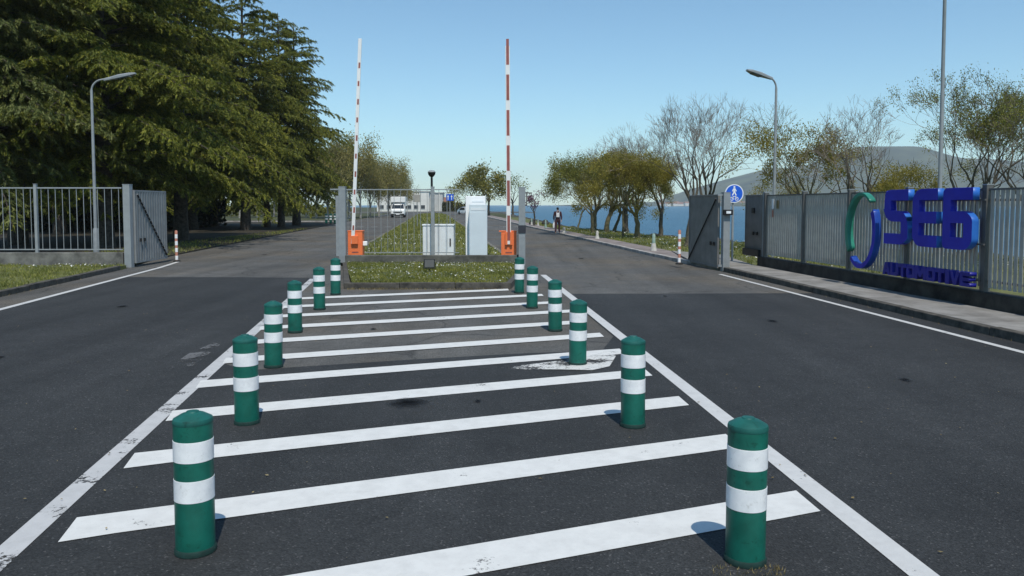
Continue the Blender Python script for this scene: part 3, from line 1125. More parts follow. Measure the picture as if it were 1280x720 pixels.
# small second line, letter by letter
word = 'AUTOMOTIVE'
u0, u1 = U(1108), U(1219)
unit = {'M': 1.25, 'I': .5}
tot = sum(unit.get(c, 1.0) for c in word)
G5 = {  # strokes as rectangles and slanted quads on a 0..1 square
    'A': [[(0, 0), (.28, 0), (.36, .2), (.64, .2), (.72, 0), (1, 0), (.68, 1), (.32, 1)], [(.42, .40), (.58, .40), (.5, .72)]],
    'U': [[(0, 1), (.28, 1), (.28, .25), (.72, .25), (.72, 1), (1, 1), (1, .14), (.86, 0), (.14, 0), (0, .14)]],
    'T': [[(0, 1), (1, 1), (1, .74), (.64, .74), (.64, 0), (.36, 0), (.36, .74), (0, .74)]],
    'O': [[(.14, 1), (.86, 1), (1, .86), (1, .14), (.86, 0), (.14, 0), (0, .14), (0, .86)], [(.28, .75), (.28, .25), (.72, .25), (.72, .75)]],
    'M': [[(0, 0), (0, 1), (.28, 1), (.5, .58), (.72, 1), (1, 1), (1, 0), (.77, 0), (.77, .56), (.57, .2), (.43, .2), (.23, .56), (.23, 0)]],
    'I': [[(.1, 0), (.9, 0), (.9, 1), (.1, 1)]],
    'V': [[(0, 1), (.30, 1), (.5, .36), (.70, 1), (1, 1), (.64, 0), (.36, 0)]],
    'E': [[(0, 0), (0, 1), (1, 1), (1, .76), (.30, .76), (.30, .61), (.9, .61), (.9, .39), (.30, .39), (.30, .24), (1, .24), (1, 0)]]}
u = u0
for c in word:
    w = unit.get(c, 1.0) * (u1 - u0) / tot
    g = w * .97
    curve_part('small_letter', [[(u + p[0] * g, .44 + p[1] * .245) for p in sp] for sp in G5[c]], .06, [M['logo_dark'], M['logo_dark']], sgn, .002)
    u += w
# holding rails behind the letters
MB().b2((U(1106), .085, 1.90), (U(1224), .12, 1.93)).b2((U(1106), .085, 1.15), (U(1224), .12, 1.18)).b2((u0, .085, .54), (u1, .12, .57)).each('holding_rail', M['post_dark'], sgn)


def arc_band(a0, a1, w0, w1, m, name, n=34):
    """part of the ring: a deep curved band, width tapering from w0 to w1"""
    uc, zc, R = (U(1060) + U(1098)) / 2, 1.285, (U(1098) - U(1060)) / 2
    RZ = .80
    fr, bk = [], []
    outer, inner = [], []
    for i in range(n + 1):
        t = i / n
        a = math.radians(a0 + (a1 - a0) * t)
        w = w0 + (w1 - w0) * t
        e = Vector((math.cos(a) * R, math.sin(a) * RZ))
        nrm = e.normalized()
        outer.append(Vector((uc, zc)) + e)
        inner.append(Vector((uc, zc)) + e - nrm * w)
    o = curve_part(name, [[tuple(p) for p in outer] + [tuple(p) for p in reversed(inner)]], .065, m, sgn, .003)
    return o


arc_band(52, 216, .04, .12, [M['logo_green'], M['logo_green']], 'ring_arc_green')
arc_band(34, -128, .12, .08, [M['logo_blue'], M['ring_edge']], 'ring_arc_blue')


# ------------------------------------------------------------------ barriers and boxes on the island
def barrier(label, px, Y, w, lean, kind):
    t = thing('barrier', label, 'barrier', (XA(px, Y), Y, .10))
    d = .34
    MB().b2((-w / 2 - .02, -d / 2 - .02, -.005), (w / 2 + .02, d / 2 + .02, .035)).build('base_plate', M['black_soft'], t)
    cab = MB().b2((-w / 2, -d / 2, .037), (w / 2, d / 2, .90)).build('cabinet', M['orange'], t, bev=.012)
    MB().b2((-w / 2 + .03, -d / 2 - .008, .09), (w / 2 - .03, -d / 2 - .003, .86)).build('door', M['orange'], cab, bev=.003)
    MB().b2((-.10, -d / 2 - .012, .245), (.10, -d / 2 - .0085, .285)).build('badge', M['arm_red'], cab)
    MB().b2((-w / 2 - .01, -d / 2 - .01, .902), (w / 2 + .01, d / 2 + .01, .935)).build('lid', M['orange'], t, bev=.006)
    return t, d


b1, d = barrier('orange barrier box with a raised white arm, left of the grey cabinet', 445, 24.75, .45, 0, 0)
R1 = Matrix.Rotation(math.radians(2.7), 3, 'Y')


def arm_box(mb, R, c, s):
    p = R @ Vector(c)
    return mb.box((p.x, p.y, p.z + .60), s, 0, 0, R)


arm = arm_box(MB(), R1, (-.06, -.21, 3.05), (.105, .05, 6.25)).build('arm', M['arm_white'], b1, bev=.006)
mb = MB()
for i in range(10):
    arm_box(mb, R1, (-.05 if i % 2 else -.056, -.237, .42 + i * .55), (.052, .003, .17 if i % 2 else .15))
mb.each('red_mark', M['arm_red'], arm)
MB().b2((-.10, -.26, .52), (.10, -.172, .78)).each('arm_mount', M['orange'], b1, bev=.01)
MB().lathe([(.05, 0), (.05, .06)], 12).build('pivot', M['galv'], b1)
MB().b2((.226, -.12, .46), (.36, -.02, .60)).build('lamp_housing', M['box_white'], b1, bev=.02)
b2, d = barrier('orange barrier box with a raised red and white arm, right of the white boxes', 636, 24.6, .47, 0, 0)
R2 = Matrix.Rotation(math.radians(-.35), 3, 'Y')
arm = arm_box(MB(), R2, (0, -.21, 2.92), (.135, .05, 6.0)).build('arm', M['arm_white'], b2, bev=.006)
mb = MB()
for i in range(6):
    arm_box(mb, R2, (0, -.237, 1.02 + i * 1.065 - .6), (.085, .003, .77))
mb.each('red_mark', M['arm_red'], arm)
MB().b2((-.11, -.26, .5), (-.04, -.172, .9)).b2((.04, -.26, .5), (.11, -.172, .9)).each('arm_mount', M['orange'], b2, bev=.008)
MB().lathe([(0, -.10), (.07, -.08), (.10, 0), (.07, .08), (0, .10)], 12, (.30, -.1, .10)).build('bumper', M['black_soft'], b2, True)
MB().b2((-.30, -.1, .90), (-.245, .1, .935)).build('side_plate', M['orange'], b2)

# grey cabinet behind the fence
cw, cY = XA(567.5, 25.6) - XA(529, 25.6), 25.6
cab = thing('cabinet', 'pale grey metal cabinet with two doors behind the island fence', 'cabinet', (XA(548.5, cY), cY, .10))
MB().b2((-cw / 2 + .03, -.2, -.01), (cw / 2 - .03, .22, .07)).build('plinth', M['wall_conc'], cab)
MB().b2((-cw / 2, -.22, .072), (cw / 2, .24, 1.06)).build('body', M['cabinet'], cab, bev=.01)
MB().b2((-cw / 2 - .02, -.25, 1.062), (cw / 2 + .02, .26, 1.11)).build('roof', M['cabinet'], cab, bev=.01)
for i in range(2):
    xa = -cw / 2 + .02 + i * (cw / 2 - .01)
    dr = MB().b2((xa, -.238, .10), (xa + cw / 2 - .03, -.2215, 1.03)).build('door', M['cabinet'], cab, bev=.004)
    if i == 1:
        MB().b2((xa + cw / 2 - .14, -.262, .42), (xa + cw / 2 - .10, -.2385, .66)).build('handle', M['black'], dr, bev=.004)


def kiosk(label, x0, x1, Y, zt, depth, m, z0=.10):
    w = XA(x1, Y) - XA(x0, Y)
    t = thing('ticket_machine', label, 'machine', (XA((x0 + x1) / 2, Y), Y, z0), 0)
    MB().b2((-w / 2 + .02, .02, -.01), (w / 2 - .02, depth - .02, .05)).build('plinth', M['black_soft'], t)
    MB().b2((-w / 2, 0, .052), (w / 2, depth, zt - z0)).build('housing', M[m], t, bev=.012)
    return t, w


k1, w = kiosk('tall white machine with a small grey plate, standing behind the blue grey one', 582, 607, 24.75, 2.10, .36, 'box_white', .10)
MB().b2((w / 2 - .42, -.006, 1.80), (w / 2 - .06, -.001, 1.86)).build('plate', M['cabinet'], k1)
k2, w = kiosk('flat blue grey machine standing in front of the taller white one', 586.5, 609, 24.35, 1.84, .30, 'box_blue', .10)
MB().b2((-w / 2 + .05, -.006, 1.56), (w / 2 - .05, -.001, 1.64)).build('plate', M['cabinet'], k2)
MB().b2((-w / 2 + .025, -.008, .10), (w / 2 - .025, -.0015, 1.50)).build('door', M['box_blue'], k2)

# small floodlight in front of the wall
x, y = G(537, 341, .11)
fl = thing('floodlight', 'small black floodlight on the grass in front of the island wall', 'floodlight', (x, y, .10))
MB().b2((-.05, -.05, 0), (.05, .05, .05)).b2((-.012, -.02, .05), (.012, .02, .12)).build('stand', M['black'], fl)
MB().tube([(-.155, 0, .26), (-.155, 0, .11), (.155, 0, .11), (.155, 0, .26)], .012, 6).build('bracket', M['black'], fl)
b = MB().add([(-.14, -.05, .13), (.14, -.05, .13), (.14, -.02, .37), (-.14, -.02, .37), (-.09, .11, .17), (.09, .11, .17), (.09, .12, .33), (-.09, .12, .33)],
             [(0, 1, 2, 3), (5, 4, 7, 6), (1, 0, 4, 5), (3, 2, 6, 7), (0, 3, 7, 4), (2, 1, 5, 6)]).build('housing', M['black'], fl, bev=.008)
MB().add([(-.115, -.0545, .155), (.115, -.0545, .155), (.115, -.0295, .345), (-.115, -.0295, .345)], [(0, 1, 2, 3)]).build('glass', M['post_dark'], b)


# ------------------------------------------------------------------ lamps, poles, signs
def lamp_post(label, loc, h, reach, rz, head):
    t = thing('street_lamp', label, 'street lamp', loc, rz)
    MB().lathe([(.16, 0), (.16, .03), (.09, .05), (.085, 1.0), (.07, 1.05)], 14).build('base', M['galv'], t, True)
    r = .38
    pts = [(0, 0, 1.0), (0, 0, h - r - .1)]
    for k in range(1, 9):
        a = k / 8 * math.radians(78)
        pts.append((r * (1 - math.cos(a)), 0, h - r - .1 + r * math.sin(a)))
    pts.append((pts[-1][0] + reach, 0, pts[-1][2] + reach * .2))
    MB().tube(pts, [.055, .040] + [.030] * 8 + [.027], 12).build('pole', M['galv'], t, True)
    e = Vector(pts[-1])
    mb = MB()
    Ry = Matrix.Rotation(math.radians(-13), 3, 'Y')
    pr = [(-.25, .05, .05), (0, .09, .06), (.25, .14, .075), (.6, .13, .06), (.78, .07, .03)]
    vs, fs = [], []
    for x, wy, hz in pr:
        for sy_, sz in ((-1, -.6), (1, -.6), (1, .35), (.5, 1), (-.5, 1), (-1, .35)):
            vs.append(Ry @ Vector((x, wy * sy_, hz * sz)) + e + Vector((.1, 0, 0)))
    for i in range(len(pr) - 1):
        for k in range(6):
            a, b_ = i * 6 + k, i * 6 + (k + 1) % 6
            fs.append((a, b_, b_ + 6, a + 6))
    fs += [tuple(reversed(range(6))), tuple(range(24, 30))]
    hd = mb.add(vs, fs).build('lamp_head', M[head], t)
    q = [Ry @ Vector(p) + e + Vector((.1, 0, 0)) for p in ((.22, -.11, -.048), (.58, -.11, -.040), (.58, .11, -.040), (.22, .11, -.048))]
    q2 = [p + Vector((0, 0, -.022)) for p in q]
    MB().add([*q2, *q], [(3, 2, 1, 0), (4, 5, 6, 7), (0, 1, 5, 4), (1, 2, 6, 5), (2, 3, 7, 6), (3, 0, 4, 7)]).build('lens', M['window_dark'], hd)
    return t


lamp_post('tall grey street lamp in front of the dark cedars behind the left fence', (XA(119.5, 26.5), 26.5, 0), 6.05, .25, math.radians(6), 'galv')
lamp_post('tall grey street lamp behind the right fence, its head pointing left', (XA(967, 27), 27, 0), 6.2, .02, math.radians(200), 'galv')
t = thing('flagpole', 'tall plain white pole behind the blue letter sign', 'pole', (XA(1174, 19.5), 19.5, 0))
MB().lathe([(.12, 0), (.12, .04), (.052, .06), (.045, 4), (.035, 9.5), (.05, 9.52), (.05, 9.6), (0, 9.63)], 14).build('pole', M['fence_pale'], t, True)
t.rotation_euler = (0, math.radians(-.3), 0)

# globe lamp beyond the fence
t = thing('park_lamp', 'black park lamp with a bowl shaped head beyond the grey cabinet', 'park lamp', (XA(540, 36), 36, .1))
MB().lathe([(.14, 0), (.14, .05), (.09, .1), (.075, .8), (.06, .85), (.05, 2.9), (.05, 3.0)], 14).build('pole', M['black'], t, True)
MB().lathe([(.05, 2.98), (.10, 3.01), (.155, 3.09), (.175, 3.19)], 18).build('bowl', M['black'], t, True)
MB().lathe([(.178, 3.192), (.178, 3.21), (.12, 3.27), (0, 3.29)], 18).build('lamp_shade', M['fence_pale'], t, True)
MB().box((-.1, 0, 2.42), (.22, .05, .05)).build('bracket', M['black'], t)


def disc(mb, r, y0, y1, n=36, c=(0, 0)):
    vs = [(c[0] + r * math.cos(2 * PI * k / n), y0, c[1] + r * math.sin(2 * PI * k / n)) for k in range(n)]
    vs += [(v[0], y1, v[2]) for v in vs[:n]]
    fs = [tuple(range(n)), tuple(reversed(range(n, 2 * n)))] + [((k + 1) % n, k, k + n, (k + 1) % n + n) for k in range(n)]
    return mb.add(vs, fs)


# round blue sign for walkers and cycles
x, y = G(915.5, 328, .06)
sg = thing('road_sign', 'round blue sign with white walker and cycle symbols on a pale pole', 'sign', (x, y, .05), 0)
k = y / FPX
hz_ = CAMH + (256 - 242) * k - .05
R_ = 11.6 * k
MB().lathe([(.035, 0), (.035, hz_ + .22)], 12, (0, .05, 0)).build('pole', M['fence_pale'], sg, True)
pl = disc(MB(), R_, -.012, .010).build('plate', M['sign_white'], sg, loc=(.02, 0, hz_))
disc(MB(), R_ * .90, -.016, -.0125).build('blue_field', M['sign_blue'], pl)
mb = MB()
yy = (-.0195, -.0165)


def flat(mb, pts):
    n = len(pts)
    A = sum(pts[i][0] * pts[(i + 1) % n][1] - pts[(i + 1) % n][0] * pts[i][1] for i in range(n))
    if A < 0:
        pts = list(reversed(pts))
    vs = [(p[0] * R_, yy[0], p[1] * R_) for p in pts] + [(p[0] * R_, yy[1], p[1] * R_) for p in pts]
    return mb.add(vs, [tuple(range(n))] + [((i + 1) % n, i, i + n, (i + 1) % n + n) for i in range(n)])


circ = lambda cx, cy, r, n=14: [(cx + r * math.cos(2 * PI * i / n), cy + r * math.sin(2 * PI * i / n)) for i in range(n)]
flat(mb, circ(.0, .70, .105))
flat(mb, [(-.10, .57), (.10, .57), (.26, .26), (.19, .22), (.10, .38), (.12, .12), (.26, -.18), (.15, -.22), (0, .06), (-.15, -.22), (-.26, -.18), (-.12, .12), (-.10, .38), (-.19, .22), (-.26, .26)])
mb.build('walker_symbol', M['sign_white'], pl)
mb = MB()
for cx in (-.26, .26):
    n = 16
    for i in range(n):
        a0, a1 = 2 * PI * i / n, 2 * PI * (i + 1) / n
        flat(mb, [(cx + .2 * math.cos(a0), -.56 + .2 * math.sin(a0)), (cx + .2 * math.cos(a1), -.56 + .2 * math.sin(a1)), (cx + .13 * math.cos(a1), -.56 + .13 * math.sin(a1)), (cx + .13 * math.cos(a0), -.56 + .13 * math.sin(a0))])
flat(mb, [(-.28, -.54), (-.20, -.58), (-.02, -.30), (-.10, -.26)])
flat(mb, [(.28, -.54), (.20, -.58), (.09, -.28), (.17, -.24)])
flat(mb, [(-.08, -.285), (.08, -.285), (.07, -.36), (-.03, -.36)])
mb.build('cycle_symbol', M['sign_white'], pl)

# two far signs on the strip
x, y = G(521.5, 283, .1)
t = thing('road_sign', 'grey back of a square sign on a pole in the far grass strip', 'sign', (x, y, .09))
MB().lathe([(.035, 0), (.035, 2.55)], 10, (0, .05, 0)).build('pole', M['galv'], t, True)
MB().b2((-.30, -.012, 1.95), (.30, .01, 2.55)).build('plate', M['fence_grey'], t, bev=.02)
t = thing('road_sign', 'small blue sign with white arrows on a pole in the far grass strip', 'sign', (XA(562.5, 55), 55, .09))
MB().lathe([(.035, 0), (.035, 2.5)], 10, (0, .05, 0)).build('pole', M['fence_pale'], t, True)
pl = MB().b2((-.26, -.012, 2.02), (.26, .01, 2.48)).build('plate', M['sign_blue'], t, bev=.02)
mb = MB()
for s in (-1, 1):
    xs = s * .12
    mb.add([(xs - .02, -.014, 2.08), (xs + .02, -.014, 2.08), (xs + .02, -.014, 2.28), (xs - .02, -.014, 2.28)], [(0, 1, 2, 3)])
    mb.add([(xs - .07, -.014, 2.281), (xs + .07, -.014, 2.281), (xs, -.014, 2.42)], [(0, 1, 2)])
mb.build('arrow_symbol', M['sign_white'], pl)


# ------------------------------------------------------------------ short posts along the shore path
def pale_post(name, label, px, py, w, h, mats, grp):
    x, y = G(px, py, .09)
    t = thing(name, label, 'post', (x, y, .085), TH, grp)
    MB().lathe([(w * .95, 0), (w * .9, h * .06), (w * .6, h * .42), (w * .58, h * .44)], 12).build('base', M[mats[0]], t, True)
    MB().lathe([(w * .52, h * .44), (w * .5, h * .9), (w * .3, h), (0, h)], 12).build('post', M[mats[1]], t, True)
    return t


gq = 'pale posts along the shore path'
pale_post('path_post', 'short pale green post with a white flared base beside the reddish pavement', 817, 313.5, .13, .66, ('stone_pale', 'teal_pale'), gq)
pale_post('path_post', 'short yellowish stone post on the grass below the leaning shore trees', 746.5, 298.5, .13, .42, ('stone_pale', 'stone_pale'), gq)
pale_post('path_post', 'low pinkish stone post just right of the walking person', 705, 291.5, .17, .36, ('stone_pale', 'stone_pale'), gq)
pale_post('path_post', 'pale teal post near the plum tree, nearest the walking person', 682, 285, .11, .62, ('teal_pale', 'teal_pale'), gq)
pale_post('path_post', 'whitish post just right of the plum tree trunk', 672.5, 282, .10, .58, ('stone_pale', 'teal_pale'), gq)
pale_post('path_post', 'whitish post just left of the plum tree trunk', 664.5, 281, .10, .58, ('stone_pale', 'teal_pale'), gq)
for px, w in ((660, .28), (676.5, .30)):
    x, y = G(px, 281, .09)
    o = MB().lathe([(0, 0), (w, 0), (w * 1.1, .18), (w * .7, .42), (0, .5)], 9).build('boulder', M['rock'], None)
    o.location = (x + .4, y + 1, .05)
    tag(o, 'dark rounded boulder %s the plum tree' % ('left of' if px < 668 else 'right of'), 'boulder', 'dark boulders near the plum tree')
# distant teal bollards at the end of the left lane
bx = ((408, 77.5, 'leftmost of the three far teal bollards at the end of the wood'), (413.5, 77, 'middle of the three far teal bollards at the end of the wood'), (419, 76.5, 'right one of the three far teal bollards, next to the grey post'))
for px, Y, lab in bx:
    copy_thing(bol, (XA(px, Y), Y, .03), 0, lab, 1.25, 'far teal bollards')


# ------------------------------------------------------------------ vehicles (front to -Y)
def wheel(parent, x, y, r, w):
    t = MB()
    pr = [(r * .62, -w / 2), (r * .95, -w / 2), (r, -w / 2 + .03), (r, w / 2 - .03), (r * .95, w / 2), (r * .62, w / 2)]
    R = Matrix.Rotation(PI / 2, 3, 'Y')
    t.lathe(pr, 24)
    t.v = [tuple(R @ Vector(p)) for p in t.v]
    o = t.build('wheel', M['black_soft'], parent, True, loc=(x, y, r))
    h = MB().lathe([(0, -w / 2 + .02), (r * .3, -w / 2 + .01), (r * .6, -w / 2 + .03), (r * .6, w / 2 - .03), (r * .3, w / 2 - .01), (0, w / 2 - .02)], 18)
    h.v = [tuple(R @ Vector(p)) for p in h.v]
    h.build('rim', M['galv'], o, True)
    return o


def loft(sections, mb=None):
    """sections: list of (y, [(x, z) half outline from bottom centre to top centre]) -> mirrored shell"""
    mb = mb or MB()
    n = len(sections[0][1])
    vs = []
    for y, pr in sections:
        full = [(x, z) for x, z in pr] + [(-x, z) for x, z in reversed(pr)]
        vs += [(x, y, z) for x, z in full]
    m = 2 * n
    fs = []
    for i in range(len(sections) - 1):
        for k in range(m):
            a, b = i * m + k, i * m + (k + 1) % m
            fs.append((a, b, b + m, a + m))
    fs.append(tuple(range(m)))
    fs.append(tuple(reversed(range((len(sections) - 1) * m, len(sections) * m))))
    mb.add(vs, fs)
    return mb


vx, vy = XA(497.3, 114), 114
van = thing('box_van', 'white box van with its tall cargo box coming up the left lane', 'van', (vx, vy, 0), TH)
hw = 1.0
cabm = loft([(-.02, [(.55, .42), (.86, .45), (.90, .75), (.84, .98), (.5, 1.02)]),
             (.10, [(.55, .36), (.97, .40), (1.0, .8), (.92, 1.08), (.5, 1.12)]),
             (.62, [(.55, .34), (1.0, .38), (1.02, .9), (.95, 1.24), (.5, 1.28)]),
             (1.12, [(.55, .34), (1.0, .38), (1.02, .9), (.86, 1.92), (.5, 1.97)]),
             (1.75, [(.55, .34), (1.0, .38), (1.02, .9), (.84, 2.08), (.5, 2.14)]),
             (2.3, [(.55, .34), (1.0, .38), (1.02, .9), (.84, 2.08), (.5, 2.14)])])
cabm.build('body', M['van_white'], van, True)
MB().b2((-1.05, 1.9, .95), (1.05, 6.0, 3.0)).b2((-1.02, .95, 2.18), (1.02, 1.899, 2.98)).build('cargo_box', M['van_white'], van, bev=.05)
MB().b2((-.9, 2.3, .45), (.9, 6.0, .92)).build('chassis', M['black_soft'], van)
MB().add([(-.88, .60, 1.29), (.88, .60, 1.29), (.78, 1.09, 1.92), (-.78, 1.09, 1.92)], [(0, 1, 2, 3)]).build('windscreen', M['glass_dark'], van)
for s in (-1, 1):
    MB().add([(s * 1.004, .95, 1.25), (s * 1.004, 2.0, 1.25), (s * .88, 1.95, 1.95), (s * .88, 1.30, 1.95)], [(0, 1, 2, 3) if s > 0 else (3, 2, 1, 0)]).build('side_window', M['glass_dark'], van)
    MB().add([(s * .62, -.015, .80), (s * .92, .02, .82), (s * .90, .06, 1.06), (s * .60, .03, 1.02)], [(0, 1, 2, 3) if s > 0 else (3, 2, 1, 0)]).build('headlight', M['galv'], van)
    MB().b2((s * 1.18 - .1, .85, 1.25), (s * 1.18 + .1, .95, 1.68)).b2((s * 1.06 - .06, .88, 1.4), (s * 1.06 + .06, .92, 1.45)).build('mirror', M['black'], van, bev=.02)
    for y_ in (.95, 4.7):
        wheel(van, s * .86, y_, .34, .24)
MB().b2((-.62, -.045, .68), (.62, -.021, .86)).build('grille', M['black'], van)
MB().b2((-.95, -.075, .26), (.95, .05, .56)).build('bumper', M['black_soft'], van, bev=.03)
MB().b2((-.26, -.09, .42), (.26, -.076, .53)).build('number_plate', M['sign_white'], van)

cx_, cy_ = XA(590, 150), 150
car = thing('parked_car', 'white car at the far end of the right lane, seen beside the tall white machine', 'car', (cx_, cy_, 0), TH + .5)
loft([(0, [(.4, .30), (.78, .32), (.84, .55), (.76, .72), (.3, .76)]),
      (.9, [(.4, .25), (.84, .28), (.88, .6), (.80, .90), (.3, .94)]),
      (1.5, [(.4, .25), (.85, .28), (.88, .6), (.62, 1.36), (.3, 1.42)]),
      (2.9, [(.4, .25), (.85, .28), (.88, .6), (.62, 1.38), (.3, 1.45)]),
      (3.8, [(.4, .25), (.85, .28), (.88, .6), (.72, .98), (.3, 1.02)]),
      (4.1, [(.4, .30), (.78, .32), (.82, .55), (.74, .86), (.3, .88)])]).build('body', M['van_white'], car, True)
MB().add([(-.74, .93, .97), (.74, .93, .97), (.58, 1.47, 1.36), (-.58, 1.47, 1.36)], [(0, 1, 2, 3)]).build('windscreen', M['glass_dark'], car)
for s in (-1, 1):
    MB().add([(s * .845, 1.3, .86), (s * .845, 3.4, .86), (s * .66, 2.95, 1.33), (s * .66, 1.6, 1.33)], [(0, 1, 2, 3) if s > 0 else (3, 2, 1, 0)]).build('side_window', M['glass_dark'], car)
    MB().b2((s * .6 - .14, -.03, .56), (s * .6 + .14, .03, .68)).build('headlight', M['galv'], car, bev=.01)
    for y_ in (.8, 3.3):
        wheel(car, s * .78, y_, .31, .2)
MB().b2((-.8, -.05, .28), (.8, .0, .5)).build('bumper', M['black_soft'], car, bev=.02)


# ------------------------------------------------------------------ the walker
def skin_mesh(name, verts, edges, radii, m, parent, root=0, sub=2, smooth=True):
    me = D.meshes.new(name)
    me.from_pydata(verts, edges, [])
    o = D.objects.new(name, me)
    COL.objects.link(o)
    md = o.modifiers.new('skin', 'SKIN')
    md.use_smooth_shade = smooth
    for i, s in enumerate(me.skin_vertices[0].data):
        r = radii[i]
        s.radius = r if isinstance(r, tuple) else (r, r)
        s.use_root = (i == root)
    ss = o.modifiers.new('sub', 'SUBSURF')
    ss.levels = ss.render_levels = sub
    dg = bpy.context.evaluated_depsgraph_get()
    me2 = D.meshes.new_from_object(o.evaluated_get(dg))
    D.objects.remove(o)
    me2.materials.clear()
    me2.materials.append(m)
    for p in me2.polygons:
        p.use_smooth = True
    return link(name, me2, parent)


pxx, pyy = G(697, 292, .095)
per = thing('person', 'person in a dark maroon jacket and dark trousers walking on the reddish pavement', 'person', (pxx, pyy, .095), math.radians(168))
per.scale = (.93,) * 3
V, Ed, Rd = [], [], []


def chain(pts, start=None):
    """points (x, y, z, r); joins onto vertex index start"""
    prev = start
    ids = []
    for p in pts:
        V.append(p[:3])
        Rd.append(p[3])
        i = len(V) - 1
        if prev is not None:
            Ed.append((prev, i))
        prev = i
        ids.append(i)
    return ids


sp_ = chain([(0, 0, .92, (.15, .11)), (0, 0, 1.06, (.135, .10)), (0, -.01, 1.22, (.15, .11)), (0, -.01, 1.36, (.155, .10)), (0, -.01, 1.43, .07), (0, -.02, 1.49, .052), (0, -.035, 1.55, (.075, .085)), (0, -.04, 1.62, (.078, .098)), (0, -.035, 1.69, (.055, .07))])
nose = chain([(0, -.13, 1.575, .016)], sp_[6])
legs = {}
for s, fw in ((-1, .16), (1, -.17)):
    legs[s] = chain([(s * .09, 0, .86, .085), (s * .095, -fw * .55, .50, .058), (s * .095, -fw * .6 + .05, .36, .055), (s * .10, -fw + .08, .09, .036), (s * .10, -fw + .05, .045, .036), (s * .11, -fw - .10, .035, .034)], sp_[0])
arms = {}
for s, fw in ((-1, -.10), (1, .12)):
    arms[s] = chain([(s * .19, 0, 1.38, .058), (s * .24, .02, 1.10, .043), (s * .245, -fw * .6, .88, .032), (s * .245, -fw * .8, .83, .026)], sp_[3])
    w_ = arms[s][-1]
    bp = Vector(V[w_])
    for j, (dy, ln) in enumerate(((-.03, .075), (-.01, .085), (.01, .08), (.03, .065))):
        chain([(bp.x, bp.y + dy, bp.z - .05, .010), (bp.x - s * .005, bp.y + dy * 1.1, bp.z - .05 - ln * .55, .009), (bp.x - s * .02, bp.y + dy * 1.1 - .006, bp.z - .05 - ln, .008)], w_)
    chain([(bp.x - s * .01, bp.y - .04, bp.z - .03, .011), (bp.x - s * .02, bp.y - .055, bp.z - .07, .009)], w_)
body = skin_mesh('body', V, Ed, Rd, M['skin'], per)
# clothes follow the same skeleton
cv = [(0, 0, .74, (.185, .145)), (0, 0, 1.0, (.165, .13)), (0, -.01, 1.2, (.175, .13)), (0, -.01, 1.37, (.175, .12)), (0, -.005, 1.45, .085)]
ce = [(0, 1), (1, 2), (2, 3), (3, 4)]
cr = [q[3] for q in cv]
cv = [q[:3] for q in cv]
for s, fw in ((-1, -.10), (1, .12)):
    b0 = len(cv)
    cv += [(s * .19, 0, 1.38, ), (s * .245, .02, 1.10), (s * .25, -fw * .6, .89)]
    cr += [.078, .064, .052]
    ce += [(3, b0), (b0, b0 + 1), (b0 + 1, b0 + 2)]
skin_mesh('jacket', cv, ce, cr, M['jacket'], per)
cv, ce, cr = [(0, 0, 1.0), (0, 0, .90)], [(0, 1)], [(.155, .118), (.165, .125)]
for s, fw in ((-1, .16), (1, -.17)):
    b0 = len(cv)
    cv += [(s * .095, 0, .82), (s * .098, -fw * .55, .50), (s * .098, -fw * .6 + .05, .36), (s * .10, -fw + .085, .10)]
    cr += [.108, .08, .074, .066]
    ce += [(1, b0), (b0, b0 + 1), (b0 + 1, b0 + 2), (b0 + 2, b0 + 3)]
skin_mesh('trousers', cv, ce, cr, M['trousers'], per)
for s, fw in ((-1, .16), (1, -.17)):
    skin_mesh('shoe', [(s * .10, -fw + .08, .05), (s * .105, -fw - .02, .045), (s * .11, -fw - .11, .038)], [(0, 1), (1, 2)], [.045, .046, .040], M['shoe'], per)
skin_mesh('hair', [(0, .0, 1.55), (0, .01, 1.63), (0, -.02, 1.70)], [(0, 1), (1, 2)], [(.082, .075), (.092, .088), (.078, .092)], M['hair'], per)
for s in (-1, 1):
    MB().lathe([(0, -.008), (.009, 0), (0, .008)], 8, (s * .032, -.131, 1.615)).build('eye', M['black'], per, True)
ca, sa = math.cos(math.radians(168)), math.sin(math.radians(168))


def on_person(x, y, z):
    return (pxx + (x * ca - y * sa) * .93, pyy + (x * sa + y * ca) * .93, .095 + z * .93)


bg = thing('shoulder_bag', 'white bag worn on the back of the walking person', 'bag', on_person(-.04, .165, 1.06), math.radians(168))
MB().prism([(-.09, -.03), (.09, -.03), (.10, .015), (-.10, .015)], 0, .27).build('bag_body', M['cloth_white'], bg, bev=.02)
MB().tube([(-.085, -.01, .27), (-.10, -.01, .36), (-.06, .05, .42)], .012, 6).tube([(.085, -.01, .27), (.06, .0, .34), (.0, .05, .40)], .012, 6).build('strap', M['cloth_white'], bg)
bg = thing('carrier_bag', 'pale carrier bag hanging from the hand of the walking person', 'bag', on_person(.245, -.10, .37), math.radians(168))
MB().add([(-.05, -.12, 0), (.05, -.12, 0), (.05, .12, 0), (-.05, .12, 0), (-.06, -.14, .2), (.06, -.14, .2), (.06, .14, .2), (-.06, .14, .2), (-.02, -.09, .33), (.02, -.09, .33), (.02, .09, .33), (-.02, .09, .33)],
         [(3, 2, 1, 0), (0, 1, 5, 4), (1, 2, 6, 5), (2, 3, 7, 6), (3, 0, 4, 7), (4, 5, 9, 8), (5, 6, 10, 9), (6, 7, 11, 10), (7, 4, 8, 11), (8, 9, 10, 11)]).build('bag_body', M['cloth_white'], bg, True)
MB().tube([(0, -.07, .33), (0, -.03, .42), (0, .03, .42), (0, .07, .33)], .006, 6).build('handle', M['cloth_white'], bg)


